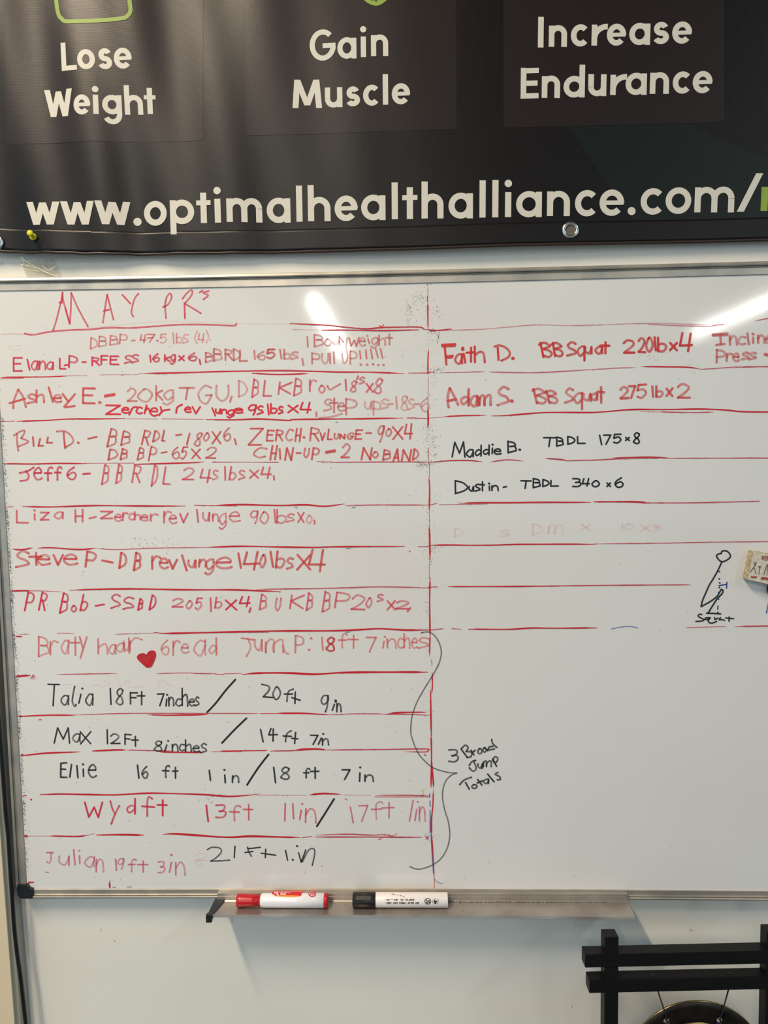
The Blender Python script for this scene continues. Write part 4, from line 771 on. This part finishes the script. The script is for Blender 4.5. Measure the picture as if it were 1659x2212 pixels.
        for p, q in (((x0+k+5, T), (x0+k, Bt)), ((x0+k+5, T), (m_, Bt-6)), ((x1-k-5, T), (m_, Bt-6)), ((x1-k-5, T), (x1-k, Bt))): quad(bm, [(p[0]-k, p[1]), (p[0]+k, p[1]), (q[0]+k, q[1]), (q[0]-k, q[1])], sh, cyy, e)
    elif c == '/': k = h*1.15; quad(bm, [(x1-2*k, T), (x1, T), (x0+2*k, Bt), (x0, Bt)], 0, cyy, e)
whv = mat('white_vinyl_print', (206, 201, 188), .5, spec=.4)
def lettering(label, s, org, k, sw, xh, slope):
    bm = bmesh.new(); t = s.split()
    for i in range(0, len(t), 5):
        x0, y0, x1, y1 = [float(q)/k for q in t[i+1:i+5]]
        bold(bm, t[i], org[0]+x0, org[1]+y0, org[0]+x1, org[1]+y1, sw/k, xh/k, slope)
    bmesh.ops.recalc_face_normals(bm, faces=bm.faces)
    link('lettering', bm, whv, bn, label=label)
KB = 2.9625
lettering('white word Lose', 'L 392 275 495 455 o 500 322 612 450 s 630 312 718 445 e 730 310 845 440', (0, 0), KB, 33, 126, -.03)
lettering('white word Weight', 'W 282 572 470 747 e 478 615 587 742 i 597 558 640 738 g 660 610 780 796 h 795 545 912 732 t 920 560 993 727', (0, 0), KB, 33, 124, -.03)
lettering('white word Gain', 'G 352 190 518 387 a 530 243 652 378 i 675 172 717 370 n 745 228 855 365', (550, 0), KB, 33, 132, -.03)
lettering('white word Muscle', 'M 240 508 430 690 u 450 560 562 688 s 585 558 675 683 c 693 548 800 680 l 820 480 855 675 e 878 540 995 672', (550, 0), KB, 34, 130, -.03)
lettering('white word Increase', 'I 183 112 225 308 n 255 165 372 303 c 395 158 512 298 r 530 155 625 292 e 628 152 752 290 a 772 145 907 285 s 925 138 1028 278 e 1048 135 1175 275', (1099, 0), KB, 36, 138, -.035)
lettering('white word Endurance', 'E 75 440 190 635 n 210 488 327 630 d 350 415 487 625 u 508 475 625 615 r 650 475 748 608 a 748 465 885 605 n 905 460 1028 598 c 1050 455 1170 595 e 1180 452 1307 592', (1099, 0), KB, 36, 138, -.035)
URL = []                                            # letter, left, right in the enlarged view, origin
for o_, s in ((0, 'w 175 390 w 394 612 w 615 833 . 848 900 o 915 1065 p 1088 1243 t 1255 1348 i 1372 1412 m 1450 1676'), (1629.4, 'a 75 228 l 265 305 h 340 485 e 512 660 a 682 838 l 877 917 t 945 1042 h 1068 1208 a 1240 1396 l 1437 1478 l 1518 1560 i 1600 1642'),
              (3255.8, 'a 45 210 n 243 390 c 420 567 e 580 738 . 760 812 c 842 993 o 1005 1170 m 1192 1447 / 1462 1632')):
    t = s.split(); URL += [(t[i], (o_+float(t[i+1]))/KB, (o_+float(t[i+2]))/KB) for i in range(0, len(t), 3)]
BL = [(60, 487.4), (200, 486.5), (350, 484.5), (430, 482), (500, 480), (650, 478.5), (850, 474.5), (1050, 471.3), (1190, 468), (1300, 466), (1400, 462.5), (1500, 459), (1600, 457)]
XH = [(60, 50), (500, 51.5), (900, 53), (1500, 55)]
bm = bmesh.new()
for c, x0, x1 in URL:
    xm = (x0+x1)/2; b = interp(BL, xm); xh = interp(XH, xm); r_ = 1.6 if c in 'oaec' else 0
    top_ = {'l': xh*1.5, 'h': xh*1.5, 't': xh*1.29, 'i': xh*1.5, '/': xh*1.5}.get(c, xh)
    if c == '.': bold(bm, '.', x0, b-16.5, x1, b+1, 13, xh); continue
    if c == 'p': bold(bm, 'p', x0, b-xh-1, x1, b+xh*.45, 13.2, xh+2, -.018); continue
    bold(bm, c, x0, b-top_-r_*.5, x1, b+r_*.6, 13.3, xh+r_, -.018)
link('lettering', bm, whv, bn, label='large white web address www.optimalhealthalliance.com/')
bm = bmesh.new(); bold(bm, 'n', 1645, 402, 1694, 455, 15, 53, -.02); link('lettering', bm, mat('green_print', (132, 158, 52), .5), bn, label='green letter cut off at the right')
# green outlines of the icons above
bm = bmesh.new(); P = [(119, -60), (121, 0), (126, 30), (133, 40), (146, 47), (200, 45.5), (262, 42), (276, 37), (283, 25), (281, 0), (279, -60)]
bribbon(bm, catmull([(x, y) for x, y in P], 6), 4.3, 0, 0, 0, .0006); link('printed_icon', bm, mat('green_print', (132, 158, 52), .5), bn, label='green rounded square outline above Lose')
bm = bmesh.new()
bribbon(bm, catmull([(780, -12), (796, 4), (815, 10), (832, 0), (842, -14)], 6), 4.5, 0, 0, 0, .0006); bribbon(bm, catmull([(803, -10), (809, 4)], 4), 2.4, 0, 0, 0, .0006); bribbon(bm, catmull([(800, -24), (812, 0), (828, 2)], 4), 2.0, 0, 0, 0, .0007)
link('printed_icon', bm, MATS['green_print'], bn, label='foot of a green line icon above Gain')
# eyelets
chrome = mat('nickel', (205, 203, 196), .22, metal=1)
for px, py in ((1231.5, 498), (-8, 524)):
    c = bat(px, py, .0012); M = Matrix.Translation(c) @ Matrix.Rotation(math.pi/2, 4, 'X')
    bm = bmesh.new(); lathe(bm, [(.0068, -.0012), (.0117, -.0004), (.0120, .0004), (.0112, .0014), (.0095, .0022), (.0078, .0020), (.0070, .0010), (.0068, -.0010)], M, 40)
    g = link('eyelet', bm, chrome, bn, True, label='round nickel eyelet')
    bm = bmesh.new(); lathe(bm, [(.0001, -.0006), (.0069, -.0006), (.0069, -.0002), (.0001, -.0002)], M, 32); link('eyelet_shade_disc', bm, mat('shaded_wall', (96, 90, 80), .8), g)  # disc closing the eyelet opening, the wall's shadow put into its colour
# push pin
b0 = bat(75.5, 515, .0008); hd = at(64, 502.5, BY-.02); ax = (hd-b0).normalized(); L_ = (hd-b0).length
M = Matrix.Translation(b0) @ ax.to_track_quat('Z', 'Y').to_matrix().to_4x4()
pp = empty('push_pin', b0, 'yellow plastic push pin stuck through the banner bottom hem', 'pin')
yel = mat('yellow_plastic', (214, 208, 20), .25, spec=.6)
bm = bmesh.new(); lathe(bm, [(.0002, L_*.10), (.0048, L_*.12), (.0050, L_*.20), (.0046, L_*.26), (.0026, L_*.34), (.0022, L_*.6), (.0026, L_*.78), (.0040, L_*.86), (.0043, L_*.95), (.0036, L_), (.0003, L_*1.02)], M, 20); link('pin_head', bm, yel, pp, True)
bm = bmesh.new(); lathe(bm, [(.0006, -L_*.05), (.0006, L_*.12)], M, 8); link('pin_shaft', bm, chrome, pp)

# ------------------------------------------------------------------ clear tape on the wall
tm = bpy.data.materials.new('clear_tape'); tm.use_nodes = True; b = tm.node_tree.nodes['Principled BSDF']
b.inputs['Base Color'].default_value = lin((196, 188, 160)); b.inputs['Roughness'].default_value = .12; b.inputs['Alpha'].default_value = .42; b.inputs['Coat Weight'].default_value = 1
def ts(x, y): return (x/7.54, 480+y/7.54)
tape = empty('adhesive_tape', at(90, 575, WALL), 'crumpled strip of clear tape on the wall below the yellow pin', 'tape')
def sheet(P, name, hgt, m=tm, n=14, label=None):     # P: four corners, crumpled
    bm = bmesh.new(); g = []
    for i in range(n+1):
        r_ = []
        for j in range(7):
            s, t = i/n, j/6
            x = (P[0][0]*(1-s)+P[1][0]*s)*(1-t)+(P[3][0]*(1-s)+P[2][0]*s)*t; y = (P[0][1]*(1-s)+P[1][1]*s)*(1-t)+(P[3][1]*(1-s)+P[2][1]*s)*t
            x, y = ts(x, y); e = hgt+.0012*abs(math.sin(s*7+t*4))+.0010*math.sin(s*13-t*9)**2
            r_.append(bm.verts.new(at(x, y, WALL-e)))
        g.append(r_)
    for a, b_ in zip(g, g[1:]):
        for k in range(6): bm.faces.new((a[k], a[k+1], b_[k+1], b_[k]))
    return link(name, bm, m, tape, True)
sheet([(340, 655), (860, 600), (1000, 880), (430, 880)], 'tape_piece', .0008)
sheet([(330, 700), (380, 645), (940, 870), (800, 845)], 'tape_fold', .0030)
I = Ink(mapf=lambda x, y, e: at(x, y, WALL-.0055))
for P, w_ in (([(420, 640), (520, 690), (700, 790), (840, 850), (950, 870)], 1.0), ([(690, 700), (740, 750), (800, 780), (860, 745), (915, 710)], 1.0), ([(345, 580), (370, 600), (400, 625)], 3.2), ([(330, 740), (450, 765), (640, 800)], .7), ([(590, 580), (605, 605)], .8), ([(660, 610), (720, 690)], .6)): I.stroke([ts(*p) for p in P], w_)
I.done('tape_crease', mat('crease_gloss', (236, 228, 205), .15), tape, label='shiny crease in the tape')

# ------------------------------------------------------------------ foam pad stuck on the board
S7, K7 = (1559, 1160), 11.06
pad = empty('foam_pad', at(1665, 1225, 0), 'worn cream foam pad with red and black writing stuck on the board\'s right', 'pad')
def q7(x, y): return (S7[0]+x/K7, S7[1]+y/K7)
PT = .014
c4 = [at(*q7(742, 338), -PT), at(*q7(2100, 560), -PT), at(*q7(1960, 1330), -PT), at(*q7(600, 1020), -PT)]
foam = mat('foam', (196, 182, 150), .9, bump=(500, .6, .0015), var=(220, (150, 132, 92)))
bm = bmesh.new(); g = []
NX, NY = 34, 22; cen = sum(c4, Vector())/4
rnd = random.Random(3)
def padpt(s, t, dep):
    p = (c4[0].lerp(c4[1], s)).lerp(c4[3].lerp(c4[2], s), t); e = max(0, 1-min(s, 1-s, t, 1-t)*14)
    return Vector((p.x+rnd.gauss(0, .00025)*(e > 0), p.y+dep+.0016*e*e+rnd.gauss(0, .00015), p.z+rnd.gauss(0, .00025)*(e > 0)))
for i in range(NX+1): g.append([bm.verts.new(padpt(i/NX, j/NY, 0)) for j in range(NY+1)])
for a, b in zip(g, g[1:]):
    for k in range(NY): bm.faces.new((a[k], a[k+1], b[k+1], b[k]))
per = [g[i][0] for i in range(NX+1)]+[g[NX][j] for j in range(1, NY+1)]+[g[i][NY] for i in range(NX-1, -1, -1)]+[g[0][j] for j in range(NY-1, 0, -1)]
last = per
for dp in (.004, .009, PT-.0003):
    nw = [bm.verts.new(Vector((v_.co.x+rnd.gauss(0, .0004), -PT+dp, v_.co.z+rnd.gauss(0, .0004)))) for v_ in per]
    for k in range(len(per)): bm.faces.new((last[k], last[(k+1) % len(per)], nw[(k+1) % len(per)], nw[k]))
    last = nw
bm.faces.new(last); bmesh.ops.recalc_face_normals(bm, faces=bm.faces)
link('foam_block', bm, foam, pad)
bm = bmesh.new(); pv = None
for i in range(2): pass
in4 = [cen+(c-cen)*.975 for c in c4]
face = bm.faces.new([bm.verts.new(c+Vector((0, -.0006, 0))) for c in in4]); link('pad_face', bm, mat('pad_paper', (214, 205, 190), .8, var=(300, (186, 176, 158)), bump=(700, .2, .0004)), pad, label='cream printed face')
def pmark(label, m, items, polys, wd):
    I = Ink(Y=-PT-.0009)
    for s in items: glyphs(I, s, S7, K7, wd)
    for P in polys: I.stroke([q7(*p) for p in P], wd)
    I.done('pad_writing', m, pad, label=label)
rp = mat('pad_red', (160, 30, 34), .6); bp_ = mat('pad_black', (30, 26, 26), .6)
pmark('red letters RE', rp, ['R 965 460 1015 545 E 1035 465 1075 550 F 1088 468 1130 555'], [], 1.25)
pmark('red word chest', rp, ['C 700 935 725 968 H 732 938 752 975 E 762 940 782 975 S 790 942 812 978 T 815 942 842 978'], [], .95)
pmark('red word cut off at the edge', rp, ['B 948 965 968 1008 O 975 965 1000 1010 O 1008 968 1030 1012 T 1035 970 1062 1015 S 1065 975 1085 1020 H 1092 980 1115 1022'], [], 1.2)
pmark('black exercise figures', bp_, [], [[(828, 600), (790, 690), (740, 760), (672, 850)], [(785, 620), (795, 680)], [(780, 740), (800, 800), (822, 875)], [(878, 705), (935, 712)], [(885, 712), (925, 716)], [(915, 715), (900, 800), (885, 890)], [(1098, 660), (1060, 720), (1005, 900)], [(1095, 690), (1080, 910)], [(1110, 660), (1150, 900)]], 1.15)
# black magnet just under the pad, cut by the frame
mg = empty('magnet', at(1668, 1271, 0), 'black magnet tucked under the lower edge of the foam pad', 'magnet')
bm = bmesh.new(); lathe(bm, [(.0001, 0), (.0105, 0), (.0112, .003), (.0112, .007), (.010, .009), (.0001, .0095)], Matrix.Translation(at(1671.5, 1272, 0)) @ Matrix.Rotation(math.pi/2, 4, 'X'), 28); link('magnet_disc', bm, blk, mg, True)

# ------------------------------------------------------------------ gong on a small black stand
GY = -.118                                          # front faces
st = .0173
yaw = math.radians(2.2)
O = at(1306.5, 2025, GY)                            # front top left corner of the left post
MG = Matrix.Translation(O) @ Matrix.Rotation(yaw, 4, 'Z')
def loc(px, py, dep=0):                             # point on the stand's front plane, in its own frame
    d = c2w(Vector(((px-W/2)/F, (py-H/2)/F, 1))); inv = MG.inverted(); o2 = inv @ CAM; d2 = inv.to_3x3() @ d
    return o2+d2*((dep-o2.y)/d2.y)
wood = mat('black_wood', (8, 8, 9), .5, spec=.25, bump=(35, .2, .0005, (1, 12, 12)), var=(28, (15, 15, 16), (1, 14, 14)))
gs = empty('gong_stand', O+Vector((.11, 0, -.30)), 'small black wooden gong stand with two crossbars before the wall', 'stand')
def part(name, l0, l1, parent=gs, m=wood):
    bm = bmesh.new(); box(bm, l0[0], l0[1], l0[2], l1[0], l1[1], l1[2], MG, .0007); return link(name, bm, m, parent)
pw = loc(1336.5, 2040).x
u0, u1 = loc(1264, 2062).z, loc(1264, 2090.5).z; v0, v1 = loc(1273, 2117.5).z, loc(1273, 2145.5).z
x2 = loc(1655, 2120).x; ex = 0-loc(1264, 2070).x; ex2 = 0-loc(1273, 2130).x
BT = -.300
part('post', (0, .0003, BT), (pw, st*1.02, 0)); part('post', (x2, .0003, BT), (x2+pw, st*1.02, loc(1659, 2014).z))
part('crossbar', (-ex, 0, u1), (x2+pw+ex, st, u0)); part('crossbar', (-ex2, 0, v1), (x2+pw+ex2, st, v0))
part('foot', (-.006, -.035, BT-.014), (pw+.006, st+.035, BT)); part('foot', (x2-.006, -.035, BT-.014), (x2+pw+.006, st+.035, BT))
part('stretcher', (pw, .002, BT+.02), (x2, st-.002, BT+.036))
# dark knots in the lower bar where the cords are tied
for px in (1414, 1582):
    p = loc(px, 2118); bm = bmesh.new(); bmesh.ops.create_icosphere(bm, subdivisions=2, radius=.0024, matrix=MG @ Matrix.Translation((p.x, st*.45, v0+.0003)) @ Matrix.Diagonal((1.4, 1, .5, 1)))
    link('cord_knot', bm, mat('cord', (14, 12, 16), .7), gs)
gd = st*.5
gc = loc(1501, 2305, gd); gr = (loc(1501, 2161, gd)-gc).length
gg = empty('gong', MG @ Vector((gc.x, gd, gc.z)), 'round dark bronze gong with golden centre hanging from two cords', 'gong')
bronze = mat('dark_bronze', (64, 58, 50), .34, metal=.85, var=(45, (38, 36, 34)), bump=(120, .15, .0006)); gold = mat('brass', (150, 128, 88), .25, metal=1, bump=(160, .2, .0005, (1, 1, 8)))
MC = MG @ Matrix.Translation(gc) @ Matrix.Rotation(math.pi/2, 4, 'X')
bm = bmesh.new(); lathe(bm, [(gr*.64, .0005), (gr*.90, .0010), (gr*.985, .0008), (gr*.992, -.0004), (gr*.985, -.0022), (gr*.9, -.0010), (gr*.64, -.001)], MC, 96)
# two holes for the cords are pierced in the disc
disc = link('gong_disc', bm, bronze, gg, True)
hp_ = [loc(1439, 2204, gd), loc(1554, 2203, gd)]
for p in hp_:
    bm = bmesh.new(); lathe(bm, [(.0040, -.03), (.0040, .03)], MG @ Matrix.Translation((p.x, gd, p.z)) @ Matrix.Rotation(math.pi/2, 4, 'X'), 20)
    cut = link('cutter', bm, bronze); md = disc.modifiers.new('hole', 'BOOLEAN'); md.object = cut; md.operation = 'DIFFERENCE'; md.solver = 'EXACT'
    dg = bpy.context.evaluated_depsgraph_get(); nm = bpy.data.meshes.new_from_object(disc.evaluated_get(dg)); disc.modifiers.clear(); disc.data = nm; bpy.data.objects.remove(cut)
bm = bmesh.new(); lathe(bm, [(.0001, .0034), (gr*.2, .0032), (gr*.25, .0016), (gr*.6, .0012), (gr*.675, .0009), (gr*.68, .0002), (gr*.675, -.001), (.0001, -.001)], MC, 96); link('gong_centre', bm, gold, gg, True, label='polished golden centre')
bm = bmesh.new(); rg = [[MC @ Vector((r_*math.cos(a), r_*math.sin(a), z)) for r_, z in ((gr*1.0, -.0006), (gr*.994, .0008), (gr*.984, .0011), (gr*.988, -.0008))] for a in [k*math.tau/96 for k in range(97)]]; 
rings_ = [[bm.verts.new(p) for p in r_] for r_ in rg]
for a, b in zip(rings_, rings_[1:]):
    for k in range(4): bm.faces.new((a[k], a[(k+1) % 4], b[(k+1) % 4], b[k]))
link('gong_rim', bm, gold, gg, True, label='bright worn rim')
for px, py, r_ in ((1451, 2190, 6), (1467, 2187, 4), (1503, 2187, 4), (1506, 2174, 5), (1497, 2178, 3.5), (1531, 2187, 4), (1555, 2190, 6), (1436, 2193, 4)):
    p = loc(px, py, gd); bm = bmesh.new(); lathe(bm, [(.0001, .0016), (r_/1750, .0014)], MG @ Matrix.Translation((p.x, gd, p.z)) @ Matrix.Rotation(math.pi/2, 4, 'X'), 14); link('hammer_mark', bm, mat('tarnish', (22, 20, 20), .5, metal=.5), gg)
for (px, py), p in zip(((1418, 2143), (1576, 2141)), hp_):
    a = loc(px, py, gd); bm = bmesh.new()
    pts = [MG @ Vector((a.x, gd, v1+.0002)), MG @ Vector((p.x, gd-.0032, p.z+.0045)), MG @ Vector((p.x, gd-.0030, p.z+.0005)), MG @ Vector((p.x, gd+.002, p.z+.0005))]
    tube(bm, pts, .0010, 8); c_ = link('hanging_cord', bm, MATS['cord'], gg, True)
# small table that carries it, below the picture
zt = (MG @ Vector((0, 0, BT-.014))).z
tb = empty('side_table', Vector((O.x+.12, -.1, 0)), 'small dark side table under the gong stand', 'table')
bm = bmesh.new(); box(bm, O.x-.10, -.30, zt-.03, O.x+.36, -.01, zt, None, .003); link('table_top', bm, wood, tb)
for x in (O.x-.08, O.x+.31):
    for y in (-.28, -.06):
        bm = bmesh.new(); box(bm, x, y, 0, x+.03, y+.03, zt-.03, None, .002); link('leg', bm, wood, tb)

# ------------------------------------------------------------------ upright and cable at the left edge
UY = -.005
up = [(-62, 1000), (-31, 1400), (-16, 1600), (0, 1800), (4, 1860), (31, 2212), (60, 2590)]
def upx(y): return interp([(b, a) for a, b in up], y)
gun = mat('gunmetal', (158, 160, 150), .42, metal=.3, bump=(30, .1, .0004, (8, 1, 1)))
ys = [700+i*60 for i in range(33)]
bm = bmesh.new(); rings = []
for y in ys:
    x = upx(y); pf = [(0, WALL+.018), (0, UY), (1.5, UY-.0015), (3, UY), (5, UY+.004), (9, UY+.004), (11, UY), (14, UY-.001), (16, UY), (17, WALL+.0), (16, WALL+.018)]
    rings.append([Vector((at(x+a, y, UY).x, yy, at(x, y, UY).z)) for a, yy in pf])
sweep(bm, rings); tag(link('metal_upright', bm, gun, None, True), 'narrow grooved gunmetal upright running down the wall at the left edge', 'upright')
cb_ = [(-38, 1000), (-20, 1300), (-8, 1500), (2, 1620), (8, 1700), (12.5, 1760), (17, 1800), (21, 1860), (23.5, 1900), (27, 1950), (30.5, 2000), (37, 2060), (45, 2115), (56, 2212), (72, 2340), (90, 2480)]
q = catmull(cb_, 5); bm = bmesh.new(); tube(bm, [at(x, y, -.012) for x, y in q], .0030, 12)
tag(link('black_cable', bm, mat('cable_rubber', (12, 13, 17), .35), None, True), 'black rubber cable hanging beside the board\'s left frame', 'cable')
# small scuffs on the bare wall
bm = bmesh.new()
for x, y, a, l in ((218, 2008, 1.2, 5), (247, 2032, .9, 6), (1236, 2174, 1.4, 4), (1493, 2009, .1, 7), (205, 1955, .2, 2), (4, 570, 1.3, 4)):
    p = [at(x-math.cos(a)*l/2, y-math.sin(a)*l/2, WALL-.0003), at(x+math.cos(a)*l/2, y+math.sin(a)*l/2, WALL-.0003)]
    n = Vector((math.sin(a), 0, math.cos(a)))*.0005
    bm.faces.new([bm.verts.new(v_) for v_ in (p[0]-n, p[1]-n, p[1]+n, p[0]+n)])
o = link('wall_scuffs', bm, mat('scuff', (150, 146, 140), .8), bpy.data.objects['wall_back'], kind='stuff')
